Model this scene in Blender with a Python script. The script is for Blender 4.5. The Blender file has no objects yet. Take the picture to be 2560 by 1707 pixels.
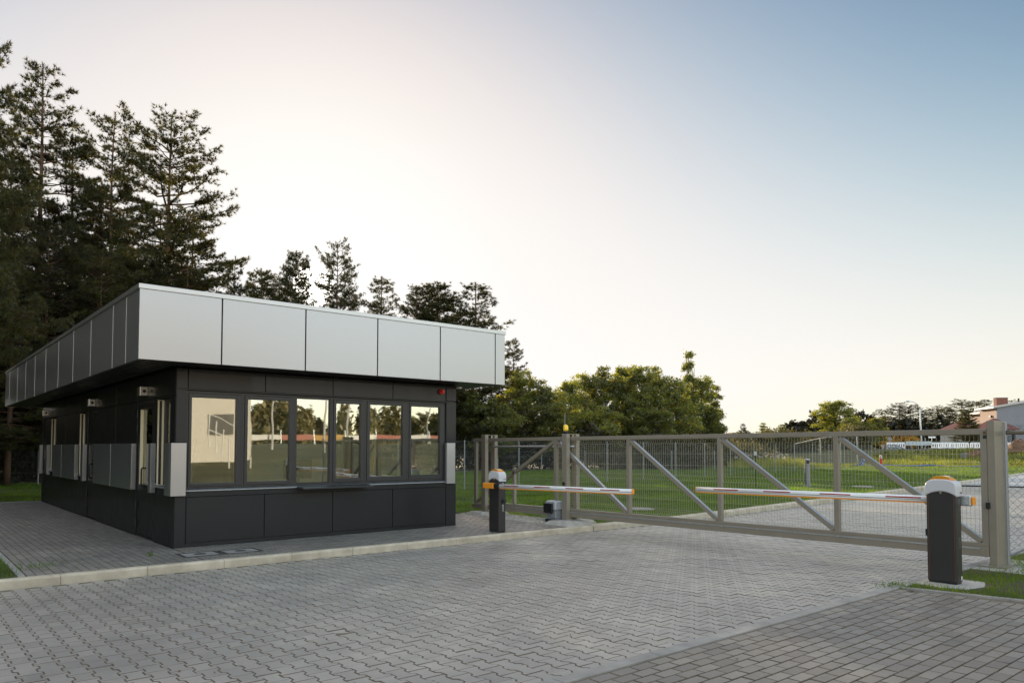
import bpy, math, random
import numpy as np
from mathutils import Matrix, Vector

C = bpy.context.scene
COL = C.collection
random.seed(7)
RNG = np.random.default_rng(11)
R = math.radians

# ------------------------------------------------------------------ camera, sky, sun, exposure
CAM = Vector((-3.449, -12.4226, 1.5924))
cam_data = bpy.data.cameras.new("camera")
cam = bpy.data.objects.new("camera", cam_data)
COL.objects.link(cam)
cam.matrix_world = Matrix(((0.7657342, -0.0266190, -0.6426060, CAM.x), (-0.6431566, -0.0304419, -0.7651293, CAM.y),
                           (0.0008049, 0.9991820, -0.0404306, CAM.z), (0, 0, 0, 1)))
cam_data.sensor_width = 36.0
cam_data.lens = 25.952
cam_data.shift_y = 0.07453
cam_data.clip_end = 3000
C.camera = cam

SKY_K, SKY_A, SKY_OVER, SKY_OPP, OVER_TINT = (3.6, 5.4, 8.8), 4.5, 6.2, 2.35, (1.95, 1.14, 0.70)
SUN_AZ, SUN_EL = R(24.9), R(12.0)          # clockwise from +Y, elevation
w = bpy.data.worlds.new("World")
C.world = w
w.use_nodes = True
nt = w.node_tree
nt.nodes.clear()
sky = nt.nodes.new("ShaderNodeTexSky")
sky.sky_type = 'NISHITA'
sky.sun_disc = False
sky.sun_elevation = SUN_EL
sky.sun_rotation = SUN_AZ
sky.altitude = 100
sky.air_density = 0.9
sky.dust_density = 0.4
sky.ozone_density = 1.0
bg = nt.nodes.new("ShaderNodeBackground")
bg.inputs['Strength'].default_value = 0.15
wo = nt.nodes.new("ShaderNodeOutputWorld")
# tone-shaped sky: its brightness range is rolled off towards the sun, and extra light is added overhead
# and away from the sun, out of view, to brighten the ground and fronts
def vmath(op, a, b=None, scale=None):
    q = nt.nodes.new("ShaderNodeVectorMath")
    q.operation = op
    for k_, x_ in ((0, a), (1, b)):
        if x_ is None: continue
        if isinstance(x_, tuple): q.inputs[k_].default_value = x_
        else: nt.links.new(x_, q.inputs[k_])
    if scale is not None:
        if isinstance(scale, float): q.inputs['Scale'].default_value = scale
        else: nt.links.new(scale, q.inputs['Scale'])
    return q
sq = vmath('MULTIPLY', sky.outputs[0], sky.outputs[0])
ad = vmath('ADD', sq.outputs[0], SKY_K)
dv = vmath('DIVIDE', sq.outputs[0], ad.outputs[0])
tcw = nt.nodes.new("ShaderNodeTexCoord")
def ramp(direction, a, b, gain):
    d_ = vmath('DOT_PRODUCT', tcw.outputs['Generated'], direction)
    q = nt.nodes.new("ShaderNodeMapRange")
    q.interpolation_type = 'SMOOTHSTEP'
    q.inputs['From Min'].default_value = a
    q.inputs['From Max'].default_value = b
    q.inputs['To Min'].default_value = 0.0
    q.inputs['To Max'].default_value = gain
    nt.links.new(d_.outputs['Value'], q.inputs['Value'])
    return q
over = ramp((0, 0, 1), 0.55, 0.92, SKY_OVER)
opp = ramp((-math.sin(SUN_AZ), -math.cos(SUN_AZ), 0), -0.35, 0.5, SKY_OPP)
tint = vmath('ADD', vmath('SCALE', OVER_TINT, None, over.outputs[0]).outputs[0], vmath('SCALE', (1.05, 0.98, 0.95), None, opp.outputs[0]).outputs[0])
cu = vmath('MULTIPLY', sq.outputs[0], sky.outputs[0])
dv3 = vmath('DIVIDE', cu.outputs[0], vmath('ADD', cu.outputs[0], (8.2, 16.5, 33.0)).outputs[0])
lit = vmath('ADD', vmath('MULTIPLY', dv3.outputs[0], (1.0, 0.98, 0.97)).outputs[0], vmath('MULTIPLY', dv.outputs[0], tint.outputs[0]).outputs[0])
SUN_DIR = (math.sin(SUN_AZ) * math.cos(SUN_EL), math.cos(SUN_AZ) * math.cos(SUN_EL), math.sin(SUN_EL))
def glow(r_out, r_in, gain):
    d_ = vmath('DOT_PRODUCT', tcw.outputs['Generated'], SUN_DIR)
    q = nt.nodes.new("ShaderNodeMapRange")
    q.interpolation_type = 'SMOOTHSTEP'
    q.inputs['From Min'].default_value = math.cos(R(r_out))
    q.inputs['From Max'].default_value = math.cos(R(r_in))
    q.inputs['To Max'].default_value = gain
    nt.links.new(d_.outputs['Value'], q.inputs['Value'])
    return q
aur = vmath('ADD', vmath('SCALE', (1.0, 0.94, 0.82), None, glow(16.0, 0.5, 0.05).outputs[0]).outputs[0], vmath('SCALE', (1.0, 0.95, 0.85), None, glow(1.7, 1.1, 4.0).outputs[0]).outputs[0])
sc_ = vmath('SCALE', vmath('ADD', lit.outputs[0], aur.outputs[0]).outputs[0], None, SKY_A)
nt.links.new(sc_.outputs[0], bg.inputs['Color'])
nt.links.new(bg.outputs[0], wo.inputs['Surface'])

sd = bpy.data.lights.new("sun", 'SUN')
sd.energy = 5.0
sd.angle = R(0.53)
sd.color = (1.0, 0.82, 0.60)
sun = bpy.data.objects.new("sun", sd)
COL.objects.link(sun)
_d = Vector((math.sin(SUN_AZ) * math.cos(SUN_EL), math.cos(SUN_AZ) * math.cos(SUN_EL), math.sin(SUN_EL)))
sun.rotation_euler = _d.to_track_quat('Z', 'Y').to_euler()
sun.location = (20, 40, 20)

C.view_settings.view_transform = 'Standard'
C.view_settings.look = 'None'
C.view_settings.exposure = 0.6
C.view_settings.gamma = 1.0

# ------------------------------------------------------------------ helpers: materials
def mat(name, col, rough=0.6, metal=0.0, noise=0.0, nscale=6.0, island=0.0, spec=0.5, bump=0.0, bscale=60.0, col2=None, coat=0.0, stretch=None, emit=None, patch=0.0):
    m = bpy.data.materials.new(name)
    m.use_nodes = True
    n = m.node_tree.nodes
    l = m.node_tree.links
    p = n['Principled BSDF']
    p.inputs['Roughness'].default_value = rough
    p.inputs['Metallic'].default_value = metal
    p.inputs['Specular IOR Level'].default_value = spec
    p.inputs['Coat Weight'].default_value = coat
    p.inputs['Base Color'].default_value = (*col, 1)
    src = None
    tc = n.new('ShaderNodeTexCoord')
    vec = tc.outputs['Object']
    if stretch:
        mp = n.new('ShaderNodeMapping')
        mp.inputs['Scale'].default_value = stretch
        l.new(vec, mp.inputs['Vector'])
        vec = mp.outputs[0]
    if noise > 0:
        t = n.new('ShaderNodeTexNoise')
        t.inputs['Scale'].default_value = nscale
        t.inputs['Detail'].default_value = 8
        t.inputs['Roughness'].default_value = 0.65
        l.new(vec, t.inputs['Vector'])
        cr = n.new('ShaderNodeValToRGB')
        a = tuple(max(0, c * (1 - noise)) for c in col)
        b = tuple(min(1, c * (1 + noise)) for c in (col2 or col))
        cr.color_ramp.elements[0].position = 0.28
        cr.color_ramp.elements[1].position = 0.72
        cr.color_ramp.elements[0].color = (*a, 1)
        cr.color_ramp.elements[1].color = (*b, 1)
        l.new(t.outputs['Fac'], cr.inputs[0])
        src = cr.outputs[0]
        if patch > 0:
            t3 = n.new('ShaderNodeTexNoise')
            t3.inputs['Scale'].default_value = 0.33
            t3.inputs['Detail'].default_value = 6
            t3.inputs['Roughness'].default_value = 0.7
            t3.inputs['Distortion'].default_value = 0.6
            l.new(tc.outputs['Object'], t3.inputs['Vector'])
            c3 = n.new('ShaderNodeValToRGB')
            c3.color_ramp.elements[0].position = 0.36
            c3.color_ramp.elements[1].position = 0.62
            c3.color_ramp.elements[0].color = (1 - patch, 1 - patch, 1 - patch * 0.92, 1)
            c3.color_ramp.elements[1].color = (1.0, 0.985, 0.95, 1)
            l.new(t3.outputs['Fac'], c3.inputs[0])
            m3 = n.new('ShaderNodeVectorMath')
            m3.operation = 'MULTIPLY'
            l.new(src, m3.inputs[0])
            l.new(c3.outputs[0], m3.inputs[1])
            src = m3.outputs[0]
        mr = n.new('ShaderNodeMapRange')
        mr.inputs['To Min'].default_value = max(0.02, rough - 0.10)
        mr.inputs['To Max'].default_value = min(1, rough + 0.12)
        l.new(t.outputs['Fac'], mr.inputs['Value'])
        l.new(mr.outputs[0], p.inputs['Roughness'])
    if island > 0:
        g = n.new('ShaderNodeNewGeometry')
        mr = n.new('ShaderNodeMapRange')
        mr.inputs['To Min'].default_value = 1 - island
        mr.inputs['To Max'].default_value = 1 + island
        l.new(g.outputs['Random Per Island'], mr.inputs['Value'])
        mx = n.new('ShaderNodeVectorMath')
        mx.operation = 'SCALE'
        if src is None:
            mx.inputs[0].default_value = col
        else:
            l.new(src, mx.inputs[0])
        l.new(mr.outputs[0], mx.inputs['Scale'])
        src = mx.outputs[0]
    if src is not None:
        l.new(src, p.inputs['Base Color'])
    if bump > 0:
        t2 = n.new('ShaderNodeTexNoise')
        t2.inputs['Scale'].default_value = bscale
        t2.inputs['Detail'].default_value = 5
        l.new(vec, t2.inputs['Vector'])
        b = n.new('ShaderNodeBump')
        b.inputs['Strength'].default_value = bump
        b.inputs['Distance'].default_value = 0.02
        l.new(t2.outputs['Fac'], b.inputs['Height'])
        l.new(b.outputs[0], p.inputs['Normal'])
    if emit:
        p.inputs['Emission Color'].default_value = (*emit[:3], 1)
        p.inputs['Emission Strength'].default_value = emit[3]
    return m

def leaf_mat(name, c1, c2, c3, trans=0.4, tcol=None, gloss=0.04):
    m = bpy.data.materials.new(name)
    m.use_nodes = True
    n = m.node_tree.nodes
    l = m.node_tree.links
    n.clear()
    g = n.new('ShaderNodeNewGeometry')
    cr = n.new('ShaderNodeValToRGB')
    e = cr.color_ramp.elements
    e[0].color = (*c1, 1)
    e[1].color = (*c3, 1)
    k = cr.color_ramp.elements.new(0.5)
    k.color = (*c2, 1)
    l.new(g.outputs['Random Per Island'], cr.inputs[0])
    tc = n.new('ShaderNodeTexCoord')
    t = n.new('ShaderNodeTexNoise')
    t.inputs['Scale'].default_value = 0.55
    l.new(tc.outputs['Object'], t.inputs['Vector'])
    mr = n.new('ShaderNodeMapRange')
    mr.inputs['From Min'].default_value = 0.3
    mr.inputs['From Max'].default_value = 0.7
    mr.inputs['To Min'].default_value = 0.65
    mr.inputs['To Max'].default_value = 1.4
    l.new(t.outputs['Fac'], mr.inputs['Value'])
    sc = n.new('ShaderNodeVectorMath')
    sc.operation = 'SCALE'
    l.new(cr.outputs[0], sc.inputs[0])
    l.new(mr.outputs[0], sc.inputs['Scale'])
    oi = n.new('ShaderNodeObjectInfo')
    orm = n.new('ShaderNodeMapRange')
    orm.inputs['To Min'].default_value = 0.72
    orm.inputs['To Max'].default_value = 1.28
    l.new(oi.outputs['Random'], orm.inputs['Value'])
    sc0 = sc
    sc = n.new('ShaderNodeVectorMath')
    sc.operation = 'SCALE'
    l.new(sc0.outputs[0], sc.inputs[0])
    l.new(orm.outputs[0], sc.inputs['Scale'])
    d = n.new('ShaderNodeBsdfDiffuse')
    l.new(sc.outputs[0], d.inputs['Color'])
    tr = n.new('ShaderNodeBsdfTranslucent')
    mu = n.new('ShaderNodeVectorMath')
    mu.operation = 'MULTIPLY'
    mu.inputs[1].default_value = tcol or (2.2, 2.0, 0.9)
    l.new(sc.outputs[0], mu.inputs[0])
    l.new(mu.outputs[0], tr.inputs['Color'])
    mx = n.new('ShaderNodeMixShader')
    mx.inputs[0].default_value = trans
    l.new(d.outputs[0], mx.inputs[1])
    l.new(tr.outputs[0], mx.inputs[2])
    gl = n.new('ShaderNodeBsdfGlossy')
    gl.inputs['Roughness'].default_value = 0.45
    gl.inputs['Color'].default_value = (0.9, 0.9, 0.9, 1)
    mx2 = n.new('ShaderNodeMixShader')
    mx2.inputs[0].default_value = gloss
    l.new(mx.outputs[0], mx2.inputs[1])
    l.new(gl.outputs[0], mx2.inputs[2])
    o = n.new('ShaderNodeOutputMaterial')
    l.new(mx2.outputs[0], o.inputs['Surface'])
    return m

def glass_mat(name, refl=0.25, tint=(0.80, 0.84, 0.76)):
    m = bpy.data.materials.new(name)
    m.use_nodes = True
    n = m.node_tree.nodes
    l = m.node_tree.links
    n.clear()
    tr = n.new('ShaderNodeBsdfTransparent')
    tr.inputs['Color'].default_value = (*tint, 1)
    gl = n.new('ShaderNodeBsdfGlossy')
    gl.inputs['Roughness'].default_value = 0.014
    gl.inputs['Color'].default_value = (0.93, 0.95, 0.93, 1)
    fr = n.new('ShaderNodeLayerWeight')
    fr.inputs['Blend'].default_value = 0.25
    mr = n.new('ShaderNodeMapRange')
    mr.inputs['To Min'].default_value = refl
    mr.inputs['To Max'].default_value = 1.0
    l.new(fr.outputs['Fresnel'], mr.inputs['Value'])
    # slight pane waviness
    tc = n.new('ShaderNodeTexCoord')
    t = n.new('ShaderNodeTexNoise')
    t.inputs['Scale'].default_value = 1.6
    t.inputs['Detail'].default_value = 1
    l.new(tc.outputs['Object'], t.inputs['Vector'])
    b = n.new('ShaderNodeBump')
    b.inputs['Strength'].default_value = 0.06
    b.inputs['Distance'].default_value = 0.02
    l.new(t.outputs['Fac'], b.inputs['Height'])
    l.new(b.outputs[0], gl.inputs['Normal'])
    mx = n.new('ShaderNodeMixShader')
    l.new(mr.outputs[0], mx.inputs[0])
    l.new(tr.outputs[0], mx.inputs[1])
    l.new(gl.outputs[0], mx.inputs[2])
    o = n.new('ShaderNodeOutputMaterial')
    l.new(mx.outputs[0], o.inputs['Surface'])
    return m

M = {}
M['clad'] = mat('anthracite_cladding', (0.0135, 0.014, 0.0155), 0.46, 0.3, noise=0.12, nscale=3, coat=0.1)
M['back'] = mat('wall_backing', (0.012, 0.012, 0.012), 0.8)
M['silver'] = mat('silver_composite', (0.385, 0.388, 0.40), 0.33, 0.82)
M['coping'] = mat('coping_metal', (0.46, 0.46, 0.46), 0.35, 0.9)
M['frame'] = mat('window_frame_grey', (0.030, 0.029, 0.028), 0.42, 0.1, spec=0.5)
M['glass'] = glass_mat('window_glass')
M['soffit'] = mat('soffit_slats', (0.035, 0.033, 0.032), 0.35, 0.5)
M['roof'] = mat('roof_membrane', (0.16, 0.16, 0.16), 0.9)
M['steel'] = mat('stainless_steel', (0.62, 0.62, 0.60), 0.28, 0.95)
M['zinc'] = mat('galvanised_steel', (0.50, 0.53, 0.56), 0.38, 0.75, noise=0.15, nscale=25)
M['gate'] = mat('beige_grey_paint', (0.25, 0.217, 0.168), 0.42, 0.0, noise=0.08, nscale=4)
M['wire'] = mat('gate_wire', (0.42, 0.39, 0.28), 0.4, 0.3)
M['postgrey'] = mat('dull_galvanised_post', (0.30, 0.31, 0.31), 0.5, 0.4)
M['chain'] = mat('chain_link_wire', (0.15, 0.155, 0.14), 0.5, 0.4)
M['cab'] = mat('barrier_cabinet_grey', (0.028, 0.026, 0.026), 0.45, 0.1, noise=0.08, nscale=5)
M['cap'] = mat('barrier_cap_white', (0.56, 0.56, 0.58), 0.4)
M['armw'] = mat('barrier_arm_white', (0.84, 0.84, 0.84), 0.5)
M['armgroove'] = mat('barrier_arm_groove', (0.42, 0.42, 0.43), 0.35, 0.5)
M['orange'] = mat('orange_plastic', (0.85, 0.30, 0.02), 0.4)
M['red'] = mat('red_reflector', (0.36, 0.008, 0.012), 0.6, spec=0.2)
M['black'] = mat('black_plastic', (0.012, 0.012, 0.013), 0.45)
M['white'] = mat('white_paint', (0.78, 0.78, 0.77), 0.5)
M['siren'] = mat('red_plastic', (0.62, 0.02, 0.02), 0.35)
M['road'] = mat('road_pavers', patch=0.30, col=(0.375, 0.362, 0.335), rough=0.31, noise=0.20, nscale=0.9, island=0.10, bump=0.35, bscale=90, col2=(0.39, 0.365, 0.32))
M['pave'] = mat('pavement_pavers', (0.265, 0.257, 0.243), 0.40, patch=0.25, noise=0.20, nscale=0.9, island=0.20, bump=0.35, bscale=90, col2=(0.24, 0.222, 0.19))
M['side'] = mat('sidewalk_pavers', (0.215, 0.210, 0.196), 0.45, patch=0.25, noise=0.25, nscale=0.8, island=0.22, bump=0.35, bscale=90, col2=(0.21, 0.185, 0.152))
M['joint'] = mat('joint_sand', (0.15, 0.122, 0.09), 0.95, noise=0.4, nscale=7)
M['drive'] = mat('far_drive', (0.36, 0.36, 0.36), 0.36, noise=0.15, nscale=2)
M['kerb'] = mat('kerb_concrete', (0.49, 0.415, 0.30), 0.75, noise=0.28, nscale=3.5, bump=0.2, bscale=70, col2=(0.50, 0.44, 0.34))
M['edge'] = mat('edging_concrete', (0.285, 0.272, 0.25), 0.75, noise=0.25, nscale=4, bump=0.2, bscale=70)
M['concrete'] = mat('footing_concrete', (0.40, 0.375, 0.335), 0.85, noise=0.3, nscale=6, bump=0.3, bscale=40)
M['soil'] = mat('lawn_soil', (0.045, 0.062, 0.016), 0.95, noise=0.5, nscale=1.2, bump=0.5, bscale=25)
M['bare'] = mat('bare_soil', (0.060, 0.050, 0.026), 0.95, noise=0.5, nscale=2.5, bump=0.6, bscale=30)
M['ground'] = mat('meadow_ground', (0.060, 0.075, 0.022), 0.95, noise=0.5, nscale=0.4, bump=0.5, bscale=5, col2=(0.10, 0.09, 0.035))
M['dirt'] = mat('dug_earth', (0.16, 0.085, 0.045), 0.95, noise=0.4, nscale=3, bump=0.8, bscale=6)
M['gravel'] = mat('white_gravel', (0.50, 0.47, 0.41), 0.85, island=0.3)
M['bark_pine'] = mat('pine_bark', (0.11, 0.062, 0.035), 0.9, noise=0.4, nscale=4, bump=0.6, bscale=12)
M['bark'] = mat('bark', (0.06, 0.048, 0.036), 0.9, noise=0.4, nscale=4)
M['needle'] = leaf_mat('pine_needles', (0.016, 0.024, 0.008), (0.028, 0.038, 0.012), (0.065, 0.062, 0.016), 0.42, (4.2, 3.0, 0.9))
M['leafA'] = leaf_mat('broad_leaves', (0.062, 0.080, 0.024), (0.105, 0.125, 0.034), (0.19, 0.185, 0.055), 0.62, (2.6, 2.3, 0.7))
M['leafB'] = leaf_mat('shrub_leaves', (0.078, 0.098, 0.026), (0.13, 0.150, 0.040), (0.22, 0.21, 0.065), 0.60, (2.4, 2.1, 0.7))
M['leafY'] = leaf_mat('autumn_leaves', (0.35, 0.22, 0.02), (0.45, 0.36, 0.03), (0.30, 0.07, 0.02), 0.4, (1.4, 1.2, 0.7))
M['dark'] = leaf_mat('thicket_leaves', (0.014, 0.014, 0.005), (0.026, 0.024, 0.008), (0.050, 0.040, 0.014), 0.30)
M['farpine'] = leaf_mat('sunlit_pine', (0.10, 0.098, 0.045), (0.15, 0.135, 0.06), (0.21, 0.17, 0.08), 0.2)  # lighter copy of the pine needles, sunlight put into the colour
M['dusky'] = leaf_mat('dusky_leaves', (0.045, 0.048, 0.018), (0.07, 0.066, 0.026), (0.11, 0.09, 0.036), 0.4)
M['grass'] = leaf_mat('grass_blades', (0.066, 0.125, 0.005), (0.095, 0.16, 0.007), (0.145, 0.19, 0.012), 0.45, (1.8, 1.9, 0.6), 0.015)
M['weed'] = leaf_mat('weed_leaves', (0.11, 0.15, 0.014), (0.17, 0.20, 0.022), (0.27, 0.24, 0.04), 0.45, (1.8, 1.7, 0.7))

# ------------------------------------------------------------------ helpers: meshes and tagging
class MB:
    def __init__(s):
        s.v = []
        s.f = []
    def add(s, vs, fs):
        b = len(s.v)
        s.v += [tuple(v) for v in vs]
        s.f += [tuple(b + i for i in f) for f in fs]
        return s
    def box(s, x0, x1, y0, y1, z0, z1):
        vs = [(x, y, z) for z in (z0, z1) for y in (y0, y1) for x in (x0, x1)]
        return s.add(vs, [(0, 2, 3, 1), (4, 5, 7, 6), (0, 1, 5, 4), (2, 6, 7, 3), (0, 4, 6, 2), (1, 3, 7, 5)])
    def bar(s, p, q, a, b, up=(0, 0, 1)):
        p, q = Vector(p), Vector(q)
        d = (q - p).normalized()
        sx = d.cross(Vector(up))
        if sx.length < 1e-5:
            sx = d.cross(Vector((1, 0, 0)))
        sx.normalize()
        sz = sx.cross(d)
        vs = [e + sx * (i * a / 2) + sz * (j * b / 2) for e in (p, q) for j in (-1, 1) for i in (-1, 1)]
        return s.add(vs, [(0, 2, 3, 1), (4, 5, 7, 6), (0, 1, 5, 4), (2, 6, 7, 3), (0, 4, 6, 2), (1, 3, 7, 5)])
    def tube(s, pts, r, n=8, cap=True):
        pts = [Vector(p) for p in pts]
        rs = r if isinstance(r, (list, tuple)) else [r] * len(pts)
        b = len(s.v)
        ref = None
        for i, p in enumerate(pts):
            d = (pts[min(i + 1, len(pts) - 1)] - pts[max(i - 1, 0)]).normalized()
            if ref is None:
                ref = d.orthogonal().normalized()
            u = (ref - d * ref.dot(d)).normalized()
            ref = u
            w_ = d.cross(u)
            for k in range(n):
                t = 2 * math.pi * k / n
                s.v.append(tuple(p + (u * math.cos(t) + w_ * math.sin(t)) * rs[i]))
        for i in range(len(pts) - 1):
            for k in range(n):
                a, c = b + i * n + k, b + i * n + (k + 1) % n
                s.f.append((a, c, c + n, a + n))
        if cap:
            s.f.append(tuple(b + k for k in reversed(range(n))))
            s.f.append(tuple(b + (len(pts) - 1) * n + k for k in range(n)))
        return s
    def prism(s, prof, axis, a0, a1):
        """closed 2-D outline pushed along an axis: axis 0 -> prof is (y,z), 1 -> (x,z), 2 -> (x,y)"""
        n = len(prof)
        def mk(p, a):
            return (a, p[0], p[1]) if axis == 0 else (p[0], a, p[1]) if axis == 1 else (p[0], p[1], a)
        vs = [mk(p, a0) for p in prof] + [mk(p, a1) for p in prof]
        fs = [tuple(range(n))[::-1], tuple(range(n, 2 * n))] + [(i, (i + 1) % n, n + (i + 1) % n, n + i) for i in range(n)]
        return s.add(vs, fs)
    def lathe(s, prof, c=(0, 0, 0), n=20):
        b = len(s.v)
        for r_, z in prof:
            for k in range(n):
                t = 2 * math.pi * k / n
                s.v.append((c[0] + r_ * math.cos(t), c[1] + r_ * math.sin(t), c[2] + z))
        for i in range(len(prof) - 1):
            for k in range(n):
                a, d = b + i * n + k, b + i * n + (k + 1) % n
                s.f.append((a, d, d + n, a + n))
        s.f.append(tuple(b + k for k in reversed(range(n))))
        s.f.append(tuple(b + (len(prof) - 1) * n + k for k in range(n)))
        return s
    def build(s, name, m, parent=None, bevel=0.0, smooth=False, segs=2):
        me = bpy.data.meshes.new(name)
        me.from_pydata(s.v, [], s.f)
        me.materials.append(m)
        o = bpy.data.objects.new(name, me)
        COL.objects.link(o)
        import bmesh
        bm = bmesh.new()
        bm.from_mesh(me)
        bmesh.ops.recalc_face_normals(bm, faces=bm.faces)
        bm.to_mesh(me)
        bm.free()
        if smooth:
            for p in me.polygons:
                p.use_smooth = True
        if parent:
            o.parent = parent
            o.matrix_parent_inverse = Matrix.Translation(-Vector(parent.location)) if parent.rotation_euler.z == 0 else Matrix()
        if bevel:
            b = o.modifiers.new("bevel", 'BEVEL')
            b.width = bevel
            b.segments = segs
            b.limit_method = 'ANGLE'
            b.angle_limit = R(40)
            b.harden_normals = False
        return o

def np_mesh(name, verts, faces_flat, loops_per_face, m, parent=None):
    me = bpy.data.meshes.new(name)
    nv = len(verts)
    nf = len(faces_flat) // loops_per_face
    me.vertices.add(nv)
    me.vertices.foreach_set('co', np.asarray(verts, np.float32).ravel())
    me.loops.add(len(faces_flat))
    me.loops.foreach_set('vertex_index', np.asarray(faces_flat, np.int32).ravel())
    me.polygons.add(nf)
    me.polygons.foreach_set('loop_start', np.arange(nf, dtype=np.int32) * loops_per_face)
    me.materials.append(m)
    me.update(calc_edges=True)
    me.validate()
    o = bpy.data.objects.new(name, me)
    COL.objects.link(o)
    if parent:
        o.parent = parent
    return o

def tag(o, label=None, cat=None, group=None, kind=None):
    if label: o['label'] = label
    if cat: o['category'] = cat
    if group: o['group'] = group
    if kind: o['kind'] = kind
    return o

def thing(name, label, cat, loc=(0, 0, 0), rz=0.0, group=None):
    o = bpy.data.objects.new(name, None)
    COL.objects.link(o)
    o.location = loc
    o.rotation_euler = (0, 0, rz)
    o.empty_display_size = 0.2
    return tag(o, label, cat, group)

def structure(o):
    o['kind'] = 'structure'
    return o

def copy_tree(root, loc, rz=0.0, scale=(1, 1, 1), label=None, group=None):
    r = root.copy()
    COL.objects.link(r)
    r.location = loc
    r.rotation_euler = (0, 0, rz)
    r.scale = scale
    if label: r['label'] = label
    if group: r['group'] = group
    for ch in list(root.children):
        c = ch.copy()
        COL.objects.link(c)
        c.parent = r
        for g in ch.children:
            d = g.copy()
            COL.objects.link(d)
            d.parent = c
    return r

def sstep(a, b, x):
    t = min(1, max(0, (x - a) / (b - a)))
    return t * t * (3 - 2 * t)

def terrain(x, y):
    dx, dy = x - CAM.x, y - CAM.y
    r_ = math.hypot(dx, dy)
    az = math.degrees(math.atan2(dx, dy))
    z = 0.0
    if 40 < az < 140:
        z += 1.45 * sstep(86, 103, r_) * sstep(52, 59, az)
    if y < -15:
        z += 1.9 * sstep(-18, -48, y)
    return z

def at(px, depth):
    """plan point at a bearing (column of the survey photo) and a distance along the line of sight"""
    a = (px - 1280) / 1845.5
    fx, fy, rx, ry = 0.6431, 0.7657, 0.7657, -0.6431
    return CAM.x + depth * (fx + a * rx), CAM.y + depth * (fy + a * ry)

def hz(py, depth):
    return CAM.z + (1119 - py) / 1845.5 * depth

def road_z(y):
    return -0.11 + (-1.75 - y) * 0.0205

# ------------------------------------------------------------------ ground, lawn
def build_ground():
    xs = sorted(set(np.concatenate([np.linspace(-300, 600, 46), np.linspace(-14, 130, 73)]).round(3)))
    ys = sorted(set(np.concatenate([np.linspace(-300, 600, 46), np.linspace(-60, 60, 61)]).round(3)))
    xs = [-1500] + list(xs) + [1800]
    ys = [-1500] + list(ys) + [1800]
    v = []
    for y in ys:
        for x in xs:
            z = terrain(x, y) - 0.03
            if -14 < x < 71 and -13 < y < 25.5:
                z -= 0.3
            v.append((x, y, z))
    nx = len(xs)
    f = [(j * nx + i, j * nx + i + 1, (j + 1) * nx + i + 1, (j + 1) * nx + i) for j in range(len(ys) - 1) for i in range(nx - 1)]
    structure(MB().add(v, f).build('ground', M['ground'], smooth=True))
build_ground()

DRIVE_EDGE = [(7.6, -1.84), (10.4, -1.84), (18.6, -1.04), (29.6, 0.1), (51.8, 2.7), (75.0, 6.0)]
def drive_y(x):
    for (a, b), (c, d) in zip(DRIVE_EDGE, DRIVE_EDGE[1:]):
        if x <= c:
            return b + (d - b) * (x - a) / (c - a)
    return DRIVE_EDGE[-1][1]

LAWN_A = [(7.12, 13.62), (7.12, 2.2), (7.86, 2.2), (7.86, -1.70), (10.4, -1.70), (18.6, -0.9), (29.6, 0.24), (51.8, 2.85), (74, 6.0),
          (74, 27), (-15, 27), (-15, 13.62)]
LAWN_B = [(-15, 13.62), (-15, -1.45), (-2.2, -1.45), (-2.2, 13.62)]
LAWN_C = [(5.22, -8.88), (15, -8.88), (15, -15), (6.4, -15), (5.42, -10.0)]
for k, (poly, z) in enumerate(((LAWN_A, 0.0), (LAWN_B, -0.01), (LAWN_C, 0.035))):
    structure(MB().add([(x, y, z) for x, y in poly], [tuple(range(len(poly)))]).build('lawn', M['soil'] if k < 2 else M['bare']))

def inside(poly, x, y):
    c = np.zeros(len(x), bool)
    n = len(poly)
    for i in range(n):
        x1, y1 = poly[i]
        x2, y2 = poly[(i + 1) % n]
        if y1 == y2:
            continue
        hit = ((y1 > y) != (y2 > y)) & (x < (x2 - x1) * (y - y1) / (y2 - y1) + x1)
        c ^= hit
    return c

def in_view(x, y, margin=3):
    dx, dy = x - CAM.x, y - CAM.y
    az = np.degrees(np.arctan2(dx, dy))
    return (az > 40 - 35.5 - margin) & (az < 40 + 35.5 + margin)

def blades(x, y, z, h, wd, lean):
    n = len(x)
    a = RNG.uniform(0, 2 * np.pi, n)
    la = RNG.uniform(0, 2 * np.pi, n)
    ll = RNG.uniform(0, 1, n) * lean * h
    v = np.empty((n, 3, 3), np.float32)
    v[:, 0] = np.stack([x - np.cos(a) * wd, y - np.sin(a) * wd, z], 1)
    v[:, 1] = np.stack([x + np.cos(a) * wd, y + np.sin(a) * wd, z], 1)
    v[:, 2] = np.stack([x + np.cos(la) * ll, y + np.sin(la) * ll, z + h], 1)
    return v.reshape(-1, 3)

def scatter(poly, n_try, r0, rmin, rmax):
    """points that thin out with distance from the road"""
    r_ = rmin * (rmax / rmin) ** RNG.uniform(0, 1, n_try)
    az = np.radians(RNG.uniform(-10, 93, n_try))
    x, y = CAM.x + r_ * np.sin(az), CAM.y + r_ * np.cos(az)
    k = inside(poly, x, y)
    return x[k], y[k], r_[k]

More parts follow.
